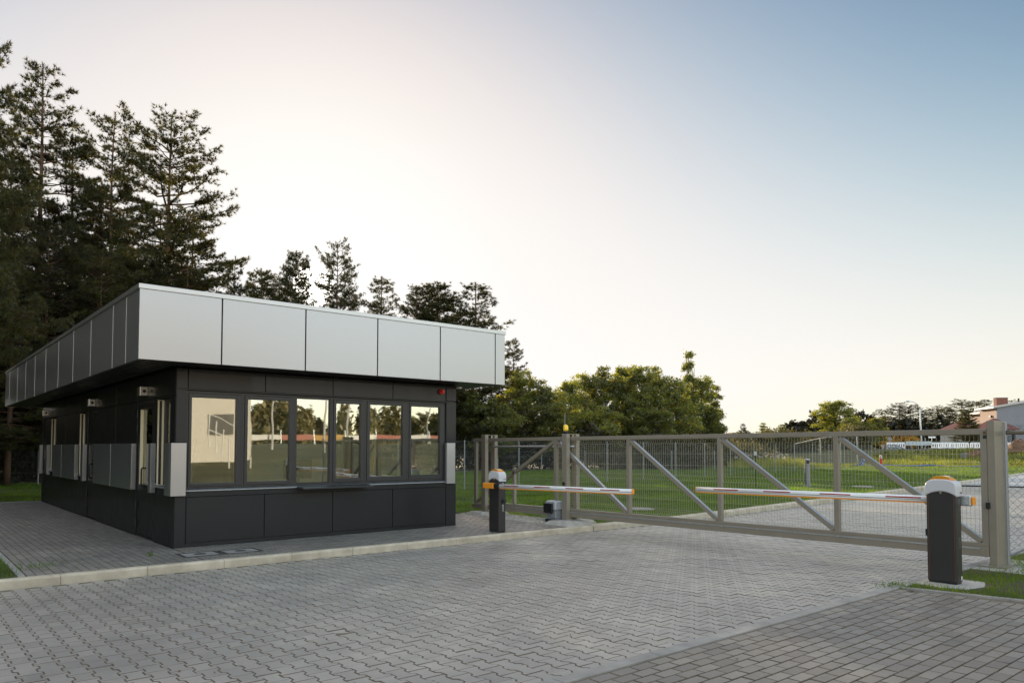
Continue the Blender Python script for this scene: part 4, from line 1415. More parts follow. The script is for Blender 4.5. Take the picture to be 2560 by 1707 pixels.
PROTO_H = {}
def reg(o, H):
    PROTO_H[o.name] = H
    return o
pA = reg(pine(3, 19, 3.9, 0.20), 19)
pB = reg(pine(8, 19, 3.7, 0.24, tip=0.2), 19)
pC = reg(pine(21, 19, 4.1, 0.28, tip=0.0, dens=0.9), 19)
pD = reg(pine(34, 19, 4.2, 0.16, tip=0.9), 19)
yA = reg(pine(5, 14, 3.4, 0.08, young=True, dens=1.0), 14)
yB = reg(pine(15, 14, 2.9, 0.06, young=True, dens=0.7), 14)
G = 'tall pines of the wood behind the gatehouse'
plant(pD, 72, 140, 36, 'tallest pointed pine at the left, rising above all others', G, 1.0)
plant(pB, 165, 335, 38, 'lower pine tucked against the tallest pointed pine', G, 1.0)
plant(pA, 300, 283, 38, 'pine with twin tips between the tallest pine and the broad pine', G, 0.95)
plant(pC, 418, 272, 40, 'broad pine with a gappy crown above the front roof corner', G, 1.1)
plant(pA, -72, -95, 25, 'pine mostly out of view whose branch tips enter at the upper left edge', G, 0.72)
plant(pB, -20, 380, 35, 'dark pine cut by the left edge of the view, below the tallest pine', G, 1.1)
plant(pD, 235, 470, 43, 'half-hidden dark pine behind the twin-tipped pine', G, 1.2)
plant(pA, 505, 545, 44, 'shorter bushy pine leaning out right of the broad pine', G, 1.25)
plant(pC, 110, 560, 33, 'dark low pine before the tallest pointed pine', G, 1.25)
plant(pB, 365, 520, 45, 'dense pine between the twin-tipped pine and broad pine trunks', G, 1.3)
plant(pD, 20, 640, 31, 'dark low pine above the far end of the gatehouse roof', G, 1.3)
plant(pC, 250, 620, 34, 'dark low pine above the side fascia joints', G, 1.3)
plant(pB, 440, 640, 38, 'low dense pine filling the gap under the broad pine', G, 1.3)
G2 = 'young pines showing above the front fascia'
plant(yB, 590, 640, 50, 'thin wispy young conifer at the right edge of the pine wood', G2, 0.75)
plant(yA, 645, 672, 58, 'small conifer left of the sun glow above the roof', G2, 1.0)
plant(pB, 683, 690, 60, 'rounded small pine left of the sun glow above the roof', G2, 1.15)
plant(yA, 738, 624, 60, 'full dark conifer directly left of the sun glow', G2, 0.8)
plant(pC, 838, 603, 60, 'open ragged pine directly right of the sun glow', G2, 0.75)
plant(pA, 878, 705, 62, 'spreading low pine below the ragged pine right of the glow', G2, 1.2)
plant(yB, 939, 690, 58, 'single slender conifer standing alone above the middle fascia joints', G2, 1.1)
plant(pA, 1018, 712, 60, 'leftmost pine of the bushy clump above the fascia', G2, 1.25)
plant(pD, 1066, 708, 61, 'middle pine of the bushy clump above the fascia', G2, 1.3)
plant(yA, 1102, 706, 60, 'pointed conifer at the right of the bushy clump above the fascia', G2, 1.35)
plant(yB, 1173, 707, 56, 'neat pointed conifer just left of the right roof corner', G2, 1.5)
plant(pA, 1276, 850, 60, 'pine peeking over the leafy trees beside the right roof corner', G2, 0.95)

lA = reg(leafy(1, 9.5, 2.9, 20, 19000), 9.5)
lB = reg(leafy(2, 9.5, 2.6, 19, 17000, m='leafB'), 9.5)
lC = reg(leafy(4, 9.5, 2.4, 22, 17000), 9.5)
lT = reg(leafy(6, 9.5, 1.6, 15, 7000, thin=True, size=0.10), 9.5)
G3 = 'leafy trees along the back of the lawn'
for px, py, d, wf, pr, lab in [
    (1175, 960, 55, 1.2, lC, 'dark leafy tree partly hidden by the right wall of the gatehouse'),
    (1240, 985, 53, 1.2, lA, 'low dark leafy tree right beside the gatehouse wall'),
    (1300, 908, 58, 1.1, lB, 'tall green leafy tree nearest the right roof corner'),
    (1362, 938, 57, 1.0, lA, 'rounded leafy tree right of the tall one by the roof corner'),
    (1422, 932, 60, 0.95, lC, 'mid-height leafy tree left of the small rounded dome'),
    (1462, 916, 62, 0.9, lB, 'leafy tree with a small rounded dome at mid row'),
    (1515, 903, 62, 1.05, lA, 'yellowish broad leafy tree left of the highest crown'),
    (1562, 893, 66, 1.0, lC, 'leafy tree with the highest crown in the middle of the row'),
    (1598, 897, 63, 1.15, lB, 'pale sunlit leafy tree in front of the highest crown'),
    (1645, 902, 66, 1.05, lA, 'leafy tree just right of the pale sunlit one'),
    (1690, 935, 64, 1.1, lB, 'bright yellow-green leafy tree left of the tall thin poplar'),
    (1722, 858, 68, 0.75, lT, 'tall thin wispy poplar sticking out above the row'),
    (1752, 922, 68, 1.0, lC, 'dark open leafy tree just right of the tall thin poplar'),
    (1790, 950, 70, 1.05, lT, 'loose airy tree at the right end of the row'),
    (1772, 1010, 67, 1.3, lA, 'low spreading tree at the foot of the right end of the row'),
    (1386, 1003, 55, 1.35, lB, 'small fresh-green tree standing in front of the row'),
    (1640, 1010, 60, 1.5, lC, 'low dark tree under the middle of the row'),
    (1500, 1005, 58, 1.5, lA, 'low dark tree below the small rounded dome')]:
    plant(pr, px, py, d, lab, G3, wf)

# undergrowth thickets
def thicket(name, label, line, width, h, n, m, size):
    rng = np.random.default_rng(len(label))
    a = np.array(line, float)
    seg = np.linalg.norm(np.diff(a, axis=0), axis=1)
    cum = np.concatenate([[0], np.cumsum(seg)]) / seg.sum()
    nc = n // 40
    t = rng.uniform(0, 1, nc)
    cx, cy = np.interp(t, cum, a[:, 0]), np.interp(t, cum, a[:, 1])
    k = np.searchsorted(cum, t).clip(1, len(a) - 1)
    d = (a[k] - a[k - 1]) / seg[k - 1][:, None]
    off = width * rng.uniform(0, 1, nc)
    cx, cy = cx - d[:, 1] * off, cy + d[:, 0] * off
    top = h * (0.65 + 0.35 * np.sin(t * seg.sum() * 0.9) * np.sin(t * seg.sum() * 0.37 + 1))
    cz = top * rng.uniform(0, 1, nc) ** 0.8
    tz = np.array([terrain(x_, y_) for x_, y_ in zip(cx, cy)])
    c = np.stack([cx, cy, cz + tz], 1)
    idx = rng.integers(0, nc, n)
    p = c[idx] + rng.normal(0, 0.28, (n, 3))
    p[:, 2] = np.maximum(p[:, 2], 0.02 + tz[idx])
    v = leaves(p, size, rng)
    return tag(np_mesh(name, v, np.arange(len(v)), 4, M[m]), label, 'undergrowth', kind='stuff')
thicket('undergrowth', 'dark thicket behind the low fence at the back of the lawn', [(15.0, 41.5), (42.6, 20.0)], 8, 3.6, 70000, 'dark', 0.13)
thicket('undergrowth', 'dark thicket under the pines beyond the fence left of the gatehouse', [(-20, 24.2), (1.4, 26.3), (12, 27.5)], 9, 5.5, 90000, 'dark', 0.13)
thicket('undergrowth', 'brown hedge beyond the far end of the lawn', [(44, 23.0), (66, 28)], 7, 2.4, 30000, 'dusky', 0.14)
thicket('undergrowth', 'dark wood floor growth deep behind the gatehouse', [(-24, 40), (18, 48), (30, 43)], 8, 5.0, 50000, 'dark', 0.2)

# far trees on the right
G4 = 'trees beyond the far road'
bA = reg(leafy(9, 3.0, 1.6, 14, 5000, size=0.09, m='leafB', name='shrub', cat='shrub'), 3.0)
bY = reg(leafy(12, 3.0, 1.6, 12, 3500, size=0.10, m='leafY', name='shrub', cat='shrub'), 3.0)
plant(lC, 2090, 990, 102, 'large rounded leafy tree standing alone left of the street lamp', G4, 1.7)
plant(lB, 2128, 1036, 98, 'bright green bushy tree in front of the large rounded tree', G4, 1.6)
plant(lC, 2190, 1036, 100, 'smaller leafy tree between the large rounded tree and the street lamp', G4, 1.4)
plant(lA, 2160, 1050, 97, 'low leafy tree filling in under the large rounded tree', G4, 2.0)
plant(lT, 2007, 1056, 150, 'hazy small round tree far off left of the large rounded tree', G4, 1.6)
for px, py, d, wf, lab in [(2196, 1022, 140, 1.0, 'far pine at the left end of the pine belt'), (2226, 1020, 142, 1.0, 'far pine second from the left end of the pine belt'),
    (2252, 1006, 146, 1.1, 'far pine just left of the street lamp head'), (2288, 1011, 144, 1.2, 'far pine directly behind the street lamp column'),
    (2314, 1022, 142, 1.0, 'low far pine just right of the street lamp column'), (2342, 1014, 146, 1.1, 'far pine midway between the street lamp and the house'),
    (2372, 1016, 143, 1.1, 'far pine left of the spruce at the house'), (2402, 998, 148, 1.2, 'high far pine above the lower house roof'),
    (2440, 1002, 150, 1.2, 'far pine behind the stepped house roof'), (2470, 997, 152, 1.1, 'far pine just left of the brick chimney'),
    (2528, 1000, 160, 1.1, 'far pine top peeking over the roof right of the chimney')]:
    plant((pA, pB, pC)[px % 3], px, py, d, lab, 'pines of the far pine belt', wf * 1.75)
plant(yA, 2419, 1022, 100, 'dark layered spruce in front of the house', G4, 1.5)
plant(yB, 1860, 1058, 92, 'small shrubby tree right of the end of the leafy row', G4, 1.3)
plant(lT, 1908, 1052, 100, 'wispy small tree above the gate rail left of the leaning pole', G4, 1.7)
plant(lT, 1955, 1056, 104, 'low airy tree right of the wispy small tree above the gate rail', G4, 2.2)
thicket('undergrowth', 'dark hedge belt in front of the far pines', [at(2560, 128), at(2360, 132), at(2180, 128), at(2020, 122)], -6, 6.4, 34000, 'dark', 0.35)
thicket('undergrowth', 'dusky bushes beyond the far fence left of the large rounded tree', [at(2190, 92), at(2060, 92), at(1840, 88)], -5, 2.9, 30000, 'dusky', 0.16)
thicket('undergrowth', 'low distant bushes on the horizon between the leafy row and the large rounded tree', [at(2080, 200), at(1790, 190)], -8, 4.0, 9000, 'leafA', 0.5)
G5 = 'bushes on the bank before the far road'
for px, py, d, wf, lab in [(2216, 1126, 84, 1.3, 'bush on the bank right of the red hydrant'), (2252, 1122, 86, 1.3, 'bush on the bank under the blue handrail'),
    (2292, 1124, 85, 1.2, 'bright green bush on the bank below the lamp column'), (2345, 1130, 85, 1.5, 'low bush on the bank left of the grey vent pipe'),
    (2382, 1134, 82, 1.4, 'low bush on the bank just beside the grey vent pipe'), (2436, 1137, 84, 1.4, 'low bush on the bank behind the earth mound')]:
    plant(bA, px, py, d, lab, G5, wf)
for px, lab in ((2212, 'yellow autumn shrub left end behind the white barriers'), (2240, 'red and yellow autumn shrub second behind the white barriers'), (2258, 'yellow autumn shrub third behind the white barriers'), (2281, 'yellow autumn shrub nearest the lamp column')):
    plant(bY, px, 1086, 104, lab, 'autumn shrubs behind the white barriers', 0.9)
# sunlit tall weeds
def weeds(name, label, n, box, hmax, m, wd):
    px0, px1, d0, d1 = box
    rng = np.random.default_rng(n)
    pts = [at(a, b) for a, b in zip(rng.uniform(px0, px1, n), rng.uniform(d0, d1, n))]
    x, y = np.array([p[0] for p in pts]), np.array([p[1] for p in pts])
    z = np.array([terrain(a, b) - 0.04 for a, b in pts])
    h = rng.uniform(0.15, hmax, n) * (0.5 + 0.5 * np.abs(np.sin(x * 0.9) * np.sin(y * 0.7)))
    v = blades(x, y, z, h, wd, 0.6)
    return tag(np_mesh(name, v, np.arange(len(v)), 3, M[m]), label, 'weeds', kind='stuff')
weeds('weeds', 'sunlit weeds on the bank before the far road', 16000, (2170, 2600, 70, 86), 0.7, 'weed', 0.03)
weeds('weeds', 'tall pale weeds with white seed heads along the far fence', 9000, (1820, 2010, 60, 70), 1.1, 'weed', 0.022)
weeds('weeds', 'sunlit rough grass strip beyond the shaded lawn', 16000, (1840, 2600, 61, 76), 0.28, 'weed', 0.025)
rng = np.random.default_rng(77)
ct = []
for i in range(60):
    x, y = at(rng.uniform(1835, 1975), rng.uniform(61, 67))
    h = rng.uniform(0.7, 1.25)
    ct += [(x + a, y + b, h + c) for a, b, c in rng.normal(0, 0.06, (16, 3))]
v = leaves(np.array(ct), 0.035, rng)
M['fluff'] = leaf_mat('seed_fluff', (0.5, 0.45, 0.40), (0.58, 0.52, 0.46), (0.62, 0.56, 0.50), 0.4, (1, 1, 1))
tag(np_mesh('seed_heads', v, np.arange(len(v)), 4, M['fluff']), 'pale fluffy seed heads standing above the weeds', 'seed heads', kind='stuff')

# a few grass tufts and weeds growing out of joints
for (x, y, n, lab) in ((-0.52, -0.75, 9, 'tiny weed sprouting from a pavement joint near the gatehouse corner'), (-1.95, -0.9, 26, 'weed strands creeping over the pavement edging at the left'), (5.25, -8.80, 60, 'grass tuft at the corner of the flush kerb and the grass')):
    rng = np.random.default_rng(n)
    k = n * 3
    sp = 0.02 if n < 10 else 0.16 if n < 30 else 0.10
    v = blades(x + rng.normal(0, sp, k), y + rng.normal(0, sp, k), np.full(k, 0.02), rng.uniform(0.03, 0.10, k), 0.004, 1.5)
    tag(np_mesh('weeds', v, np.arange(len(v)), 3, M['grass']), lab, 'weed', kind='stuff')

# ------------------------------------------------------------------ lawn furniture
bl = thing('bollard_light', 'grey cylindrical bollard light standing on the lawn behind the gate', 'bollard', (25.54, 3.12, 0))
MB().lathe([(0.16, 0), (0.16, 0.03), (0.11, 0.05), (0.105, 0.95)], (25.54, 3.12, 0), 20).build('column', mat('bollard_grey', (0.22, 0.22, 0.24), 0.4, 0.4), bl, smooth=False)
MB().lathe([(0.08, 0.95), (0.08, 1.10)], (25.54, 3.12, 0), 16).build('louvre', M['black'], bl)
MB().lathe([(0.115, 1.10), (0.115, 1.13), (0.0, 1.16)], (25.54, 3.12, 0), 20).build('lid', M['zinc'], bl)
mp = thing('marker_post', 'thin black post with a small white plate on the lawn', 'marker post', (23.11, 4.01, 0))
MB().tube([(23.11, 4.01, -0.05), (23.11, 4.01, 1.46)], 0.016, 8).build('post', M['black'], mp)
MB().box(23.08, 23.10, 3.955, 4.065, 1.30, 1.45).build('plate', M['white'], mp)
lid = tag(MB().lathe([(0.42, 0), (0.42, 0.03), (0.36, 0.045)], (27.0, 1.55, 0), 24).build('chamber_cover', M['edge']), 'round pale chamber cover lying in the lawn left of the bollard light', 'chamber cover')
lid2 = tag(MB().lathe([(0.40, 0), (0.40, 0.02), (0.36, 0.03)], (11.4, 0.15, 0), 24).build('chamber_cover', M['edge']), 'pale round chamber cover in the lawn close behind the gate', 'chamber cover')

hx, hy = at(2201, 69.0)
hyd = thing('fire_hydrant', 'red pillar fire hydrant with pale cap at the end of the lawn', 'hydrant', (hx, hy, 0))
MB().lathe([(0.13, 0), (0.13, 0.04), (0.10, 0.06), (0.10, 0.62)], (hx, hy, 0), 14).build('barrel', M['siren'], hyd)
MB().lathe([(0.115, 0.62), (0.12, 0.70), (0.12, 0.84), (0.08, 0.93), (0.02, 0.96)], (hx, hy, 0), 14).build('head', mat('hydrant_cap', (0.62, 0.42, 0.38), 0.4), hyd)
MB().tube([(hx - 0.16, hy, 0.76), (hx + 0.16, hy, 0.76)], 0.045, 10).build('outlet', M['zinc'], hyd)
vx, vy = at(2409, 79.0)
vp = thing('vent_pipe', 'short square grey pillar box on the weedy bank', 'pillar box', (vx, vy, 0.0))
MB().box(vx - 0.2, vx + 0.2, vy - 0.2, vy + 0.2, -0.1, 1.0).build('body', mat('vent_grey', (0.18, 0.18, 0.19), 0.5), vp, bevel=0.01)
MB().box(vx - 0.24, vx + 0.24, vy - 0.24, vy + 0.24, 1.0, 1.06).build('lid', M['zinc'], vp)
pa, pb = at(2332, 73.5), at(2446, 73.5)
tag(MB().bar((*pa, 0.10), (*pb, 0.12), 0.25, 0.20).build('concrete_beam', mat('pale_beam', (0.45, 0.36, 0.28), 0.8)), 'long pale beam lying along the sunlit grass before the pillar box', 'beam')
hose = [(*at(p_, d_), z_) for p_, d_, z_ in [(2130, 66.5, 0.05), (2145, 66.3, 0.06), (2152, 66, 0.25), (2156, 66, 0.62), (2160, 66, 0.72), (2161, 66, 0.55), (2156, 65.6, 0.16), (2150, 65.2, 0.06), (2172, 65.0, 0.05), (2205, 64.8, 0.10), (2240, 64.8, 0.07), (2262, 64.0, 0.05), (2290, 63.5, 0.06), (2315, 64, 0.12), (2338, 63.8, 0.10), (2362, 62.8, 0.05), (2400, 62.4, 0.04), (2470, 62.0, 0.04)]]
tag(MB().tube(hose, 0.06, 8).build('hose', mat('blue_hose', (0.03, 0.12, 0.38), 0.4), smooth=True), 'blue hose looping and lying along the far edge of the lawn', 'hose')

def mound(px, d, rx, ry, h, label, seed):
    rng = np.random.default_rng(seed)
    x0, y0 = at(px, d)
    n, k = 9, 22
    v, f = [], []
    for i in range(n + 1):
        u = i / n
        for j in range(k):
            a = 2 * math.pi * j / k
            q = 1 + rng.normal(0, 0.10)
            v.append((x0 + math.cos(a) * rx * u * q, y0 + math.sin(a) * ry * u * q, terrain(x0, y0) - 0.12 + h * (math.cos(u * math.pi) * 0.5 + 0.5) * (1 + rng.normal(0, 0.12))))
    for i in range(n):
        for j in range(k):
            a, b = i * k + j, i * k + (j + 1) % k
            f.append((a, b, b + k, a + k))
    tag(MB().add(v, f).build('earth_mound', M['dirt'], smooth=True), label, 'earth mound')
mound(2445, 80, 2.0, 2.2, 0.8, 'brown earth mound beside the grey pillar box', 1)
mound(2548, 82, 2.6, 2.0, 1.3, 'reddish heap of dug earth right of the closing post', 2)
for k, (p0, p1, d) in enumerate(((2508, 2585, 84), (2512, 2600, 82.5))):
    a, b = at(p0, d), at(p1, d)
    tag(MB().tube([(*a, terrain(*a) + 0.18), (*b, terrain(*b) + 0.22)], 0.2, 10).build('log', mat('log_brown', (0.17, 0.09, 0.05), 0.9, noise=0.3, nscale=3)), ('upper', 'lower')[k] + ' brown log lying across the bank right of the closing post', 'log', 'logs on the bank')

# far mesh fence of the sports ground
ff = thing('wire_fence', 'far fence with slanting pale top rail before the dusky bushes', 'fence', (*at(1990, 80), 0))
pts = [(at(1985, 86), 2.1), (at(2050, 80), 2.7), (at(2100, 77), 2.9), (at(2142, 75), 3.05)]
for (x, y), z in pts:
    MB().tube([(x, y, -0.05), (x, y, z)], 0.035, 6).build('post', M['zinc'], ff)
MB().tube([(p[0], p[1], z - 0.05) for p, z in pts], 0.05, 6).build('top_rail', M['zinc'], ff)
cmf = MB()
for (p, z), (q, z2) in zip(pts, pts[1:]):
    chain_mesh(cmf, p, q, 0.05, min(z, z2) - 0.1, 0.16, 0.003)
cmf.build('chain_mesh', M['chain'], ff)
lx, ly = at(1987, 140)
tag(MB().tube([(lx, ly, 0.5), (lx - 0.5, ly + 0.6, 6.2)], [0.22, 0.1], 6).build('leaning_pole', mat('rust_pole', (0.25, 0.10, 0.07), 0.8)), 'reddish pole leaning above the gate rail on the horizon', 'pole')

# ------------------------------------------------------------------ far road: barriers, lamp, signs
fv = []
rz0 = terrain(*at(2300, 96))
def pt(px, d, z): return (*at(px, d), z)
structure(MB().add([pt(2150, 93, 1.49), pt(2750, 93, 1.49), pt(2750, 99, 1.5), pt(2150, 99, 1.5)], [(0, 1, 2, 3)]).build('far_road', mat('asphalt', (0.10, 0.10, 0.105), 0.8)))
structure(MB().add([pt(2300, 92.9, 1.1), pt(2750, 92.9, 1.1), pt(2750, 92.9, 1.53), pt(2300, 92.9, 1.53), pt(2300, 93.3, 1.1), pt(2750, 93.3, 1.1), pt(2750, 93.3, 1.53), pt(2300, 93.3, 1.53)],
    [(0, 1, 2, 3), (7, 6, 5, 4), (3, 2, 6, 7), (0, 3, 7, 4), (1, 5, 6, 2), (0, 4, 5, 1)]).build('far_kerb', mat('dark_kerb', (0.12, 0.10, 0.09), 0.9)))
def plastic_barrier(first=False):
    r = thing('plastic_barrier', 'barrier', 'road barrier')
    L, H = 2.42, 0.84
    b = MB()
    n = 8
    b.box(0.06, L - 0.06, -0.03, 0.03, 0.62, H - 0.05)
    b.prism([(0.0, 0.70), (0.10, H), (L - 0.10, H), (L, 0.70), (L, 0.62), (0.0, 0.62)], 1, -0.045, 0.045)
    b.box(0.0, L, -0.045, 0.045, 0.10, 0.22)
    w_ = (L - 0.0) / (n * 1.7 + 1)
    for i in range(n + 1):
        x = 0.0 + i * (L - 0.13) / n
        b.box(x, x + 0.13, -0.04, 0.04, 0.22, 0.62)
    b.build('body', M['white'], r)
    for x in (0.35, L - 0.35):
        MB().prism([(-0.30, 0), (-0.30, 0.05), (-0.05, 0.12), (0.05, 0.12), (0.30, 0.05), (0.30, 0)], 0, x - 0.08, x + 0.08).build('foot', M['black'], r)
    return r
pb0 = plastic_barrier()
labs = [(2216, 'white slatted plastic road barrier beside the yellow shrubs'), (2328, 'white slatted plastic barrier directly right of the grey hoarding panel'), (2374.5, 'white slatted plastic barrier in front of the red-roofed hut'),
        (2425, 'white slatted plastic barrier left of the closing post, by the blue sign'), (2475, 'white slatted plastic barrier mostly behind the closing post'), (2523, 'white slatted plastic barrier seen through the chain-link at the right')]
for k, (px, lab) in enumerate(labs):
    x, y = at(px, 96)
    rz = math.atan2(-0.6431, 0.7657)
    if k == 0:
        pb0.location = (x, y, 1.5); pb0.rotation_euler = (0, 0, rz); pb0['label'] = lab; pb0['group'] = 'white road barriers along the far road'
    else:
        copy_tree(pb0, (x, y, 1.5), rz, (1, 1, 1), lab, 'white road barriers along the far road')
def fbox(name, label, cat, px0, px1, d, z0, z1, m, th=0.06):
    a, b = at(px0, d), at(px1, d)
    mid = (z0 + z1) / 2
    return MB().bar((*a, mid), (*b, mid), th, z1 - z0).build(name, m)
hoarding = thing('hoarding', 'plain pale grey hoarding panel on posts between white barriers', 'hoarding', (*at(2295, 96.5), 1.5))
o = fbox('board', '', '', 2264, 2327, 96.5, 1.95, 2.50, mat('grey_board', (0.42, 0.46, 0.46), 0.6)); o.parent = hoarding; o.matrix_parent_inverse = Matrix.Translation(-hoarding.location)
for px in (2277, 2295, 2313):
    a = at(px, 96.6)
    MB().box(a[0] - 0.04, a[0] + 0.04, a[1] - 0.04, a[1] + 0.04, 1.48, 2.9 if px == 2313 else 2.49).build('post', M['zinc'], hoarding)
hr = thing('handrail', 'blue-grey sloping handrail on posts at the edge of the far road', 'handrail', (*at(2235, 92), 1.4))
for dz in (0.0, 0.28):
    MB().tube([pt(2202, 92.5, 1.95 - dz), pt(2240, 92, 1.95 - dz), pt(2268, 90, 1.35 - dz)], 0.06, 6).build('rail', mat('rail_blue', (0.22, 0.27, 0.33), 0.5, 0.4), hr)
for px in (2206, 2218, 2228, 2238, 2247):
    a = at(px, 92.2)
    MB().box(a[0] - 0.09, a[0] + 0.09, a[1] - 0.09, a[1] + 0.09, 1.1, 1.93).build('post', M['rail'] if 'rail' in M else M['zinc'], hr)
# street lamp
sx, sy = at(2304, 100)
sl = thing('street_lamp', 'pale street lamp with curved arm in front of the far pines', 'street lamp', (sx, sy, 1.5))
lm = mat('lamp_white', (0.62, 0.62, 0.60), 0.45)
rx, ry = 0.7657, -0.6431
MB().tube([(sx, sy, 1.4), (sx - rx * 0.1, sy - ry * 0.1, 4.5), (sx - rx * 0.15, sy - ry * 0.15, 6.9)], [0.11, 0.095, 0.08], 10).build('column', lm, sl, smooth=True)
MB().tube([(sx - rx * q, sy - ry * q, z) for q, z in ((0.15, 6.85), (0.22, 7.2), (0.45, 7.5), (0.8, 7.75), (1.2, 7.88), (1.55, 7.9))], 0.04, 8).build('arm', M['zinc'], sl, smooth=True)
MB().tube([(sx - rx * q, sy - ry * q, z) for q, z in ((1.5, 7.9), (1.7, 7.92), (1.95, 7.92), (2.05, 7.9))], [0.05, 0.12, 0.10, 0.03], 8).build('lamp_head', M['zinc'], sl)
# signs
def sign(label, px, d, z0, z1, wpx, shape, m, cat='sign'):
    x, y = at(px, d)
    r = thing('road_sign', label, cat, (x, y, z0))
    MB().tube([(x, y, 1.4), (x, y, z1)], 0.03, 6).build('post', M['zinc'], r)
    wd = wpx / 1845.5 * d / 2
    if shape == 'disc':
        fx, fy = -0.6431, -0.7657
        zc = z1 - wd
        vs = [(x + fx * t + rx * wd * math.cos(a), y + fy * t + ry * wd * math.cos(a), zc + wd * math.sin(a)) for t in (0.04, 0.06) for a in [2 * math.pi * i / 20 for i in range(20)]]
        MB().add(vs, [tuple(range(20)), tuple(range(20, 40))[::-1]] + [(i, (i + 1) % 20, 20 + (i + 1) % 20, 20 + i) for i in range(20)]).build('plate', m, r)
    else:
        MB().bar((x - rx * wd - 0.03, y - ry * wd - 0.04, (z0 + z1) / 2), (x + rx * wd - 0.03, y + ry * wd - 0.04, (z0 + z1) / 2), 0.03, z1 - z0).build('plate', m, r)
    return r
M['greyplate'] = mat('sign_back_grey', (0.20, 0.20, 0.21), 0.6)
sign('round grey sign back behind the white barrier, left of the lamp', 2224, 99, 2.2, 3.1, 11, 'disc', M['greyplate'])
sign('white rectangular sign board right of the lamp column', 2329, 99, 2.95, 3.16, 18, 'rect', M['white'])
bsg = sign('square blue road sign left of the closing post', 2455, 99, 2.40, 3.10, 13, 'rect', mat('sign_blue', (0.03, 0.06, 0.22), 0.5))
x, y = at(2455, 98.8)
MB().add([(x - rx * q * 0.22 - 0.04, y - ry * q * 0.22 - 0.05, z) for q, z in ((-1, 2.52), (0, 2.82), (1, 2.52), (0, 2.62))], [(0, 1, 2, 3)]).build('symbol', M['white'], bsg)

# ------------------------------------------------------------------ houses
def local_box(mb, x0, x1, y0, y1, z0, z1): return mb.box(x0, x1, y0, y1, z0, z1)
VA = math.radians(40 + 33.3)
ho = thing('house', 'grey and pink rendered house with sloping flat roof and brick chimney', 'house', (*at(2494, 118), 1.4), -(VA - R(25)) )
# local frame: +x along the grey front (to the right), +y away from the road
hg = mat('grey_render', (0.22, 0.22, 0.235), 0.9, noise=0.1, nscale=0.6)
hp = mat('pink_render', (0.46, 0.33, 0.27), 0.9, noise=0.08, nscale=0.6)
def slab(name, m, par, x0, x1, y0, y1, za, zb, th):
    vs = [(x0, y0, za), (x1, y0, zb), (x1, y1, zb), (x0, y1, za)]
    vs += [(a, b, c + th) for a, b, c in vs]
    return MB().add(vs, [(3, 2, 1, 0), (4, 5, 6, 7), (0, 1, 5, 4), (1, 2, 6, 5), (2, 3, 7, 6), (3, 0, 4, 7)]).build(name, m, par)
def sloped_wall(name, m, par, x0, x1, y0, y1, z0, za, zb):
    vs = [(x0, y0, z0), (x1, y0, z0), (x1, y1, z0), (x0, y1, z0), (x0, y0, za), (x1, y0, zb), (x1, y1, zb), (x0, y1, za)]
    return MB().add(vs, [(3, 2, 1, 0), (4, 5, 6, 7), (0, 1, 5, 4), (1, 2, 6, 5), (2, 3, 7, 6), (3, 0, 4, 7)]).build(name, m, par)
sloped_wall('wall', hg, ho, 0, 14, 0, 0.3, -0.2, 6.65, 9.2)
sloped_wall('wall', hp, ho, 0, 14, 0.3, 5.6, -0.2, 6.64, 9.19)
sloped_wall('wall', hp, ho, 0.9, 13, 5.6, 11.5, -0.2, 6.1, 8.5)
rf = slab('roof', mat('roof_metal', (0.40, 0.38, 0.36), 0.5, 0.3), ho, -0.7, 14.4, -0.35, 6.0, 6.56, 9.28, 0.26)
slab('roof', bpy.data.materials['roof_metal'], ho, 0.1, 13.4, 6.05, 12.2, 5.98, 8.62, 0.24)
ch = MB().box(1.0, 2.7, 2.2, 3.2, 6.6, 8.35).build('chimney', mat('red_brick', (0.21, 0.085, 0.055), 0.9, noise=0.2, nscale=3), rf)
MB().box(0.95, 2.75, 2.15, 3.25, 8.351, 8.43).build('chimney_cap', hg, ch)
MB().tube([(4.2, 2.0, 7.2), (4.2, 2.0, 8.25)], 0.14, 8).build('flue', M['black'], rf)
wi = MB()
for (a, b, c, d) in ((4.2, 4.28, 2.95, 4.5), (6.52, 6.6, 2.95, 4.5), (5.36, 5.44, 3.03, 4.42)):
    wi.box(a, b, -0.06, 0.0, c, d)
wi.box(4.28, 6.52, -0.06, 0.0, 2.95, 3.03).box(4.28, 6.52, -0.06, 0.0, 4.42, 4.5)
wn = wi.build('window', M['white'], ho)
for zz in (0, 1.45):
    pass
MB().box(4.28, 6.52, -0.03, -0.012, 3.03, 4.42).build('pane', mat('house_glass', (0.10, 0.12, 0.14), 0.08, spec=0.9), wn)
for (a, b, z0, z1) in ((1.4, 2.5, 0.0, 2.2), (5.2, 9.5, 0.2, 1.8)):
    w2 = MB().box(a, b, -0.05, -0.001, z0, z1).build('window', M['frame'], ho)
    MB().box(a + 0.1, b - 0.1, -0.07, -0.051, z0 + 0.1, z1 - 0.1).build('pane', bpy.data.materials['house_glass'], w2)
MB().box(-0.25, -0.001, 1.6, 2.2, 5.2, 5.5).build('wall_lamp', M['black'], ho)

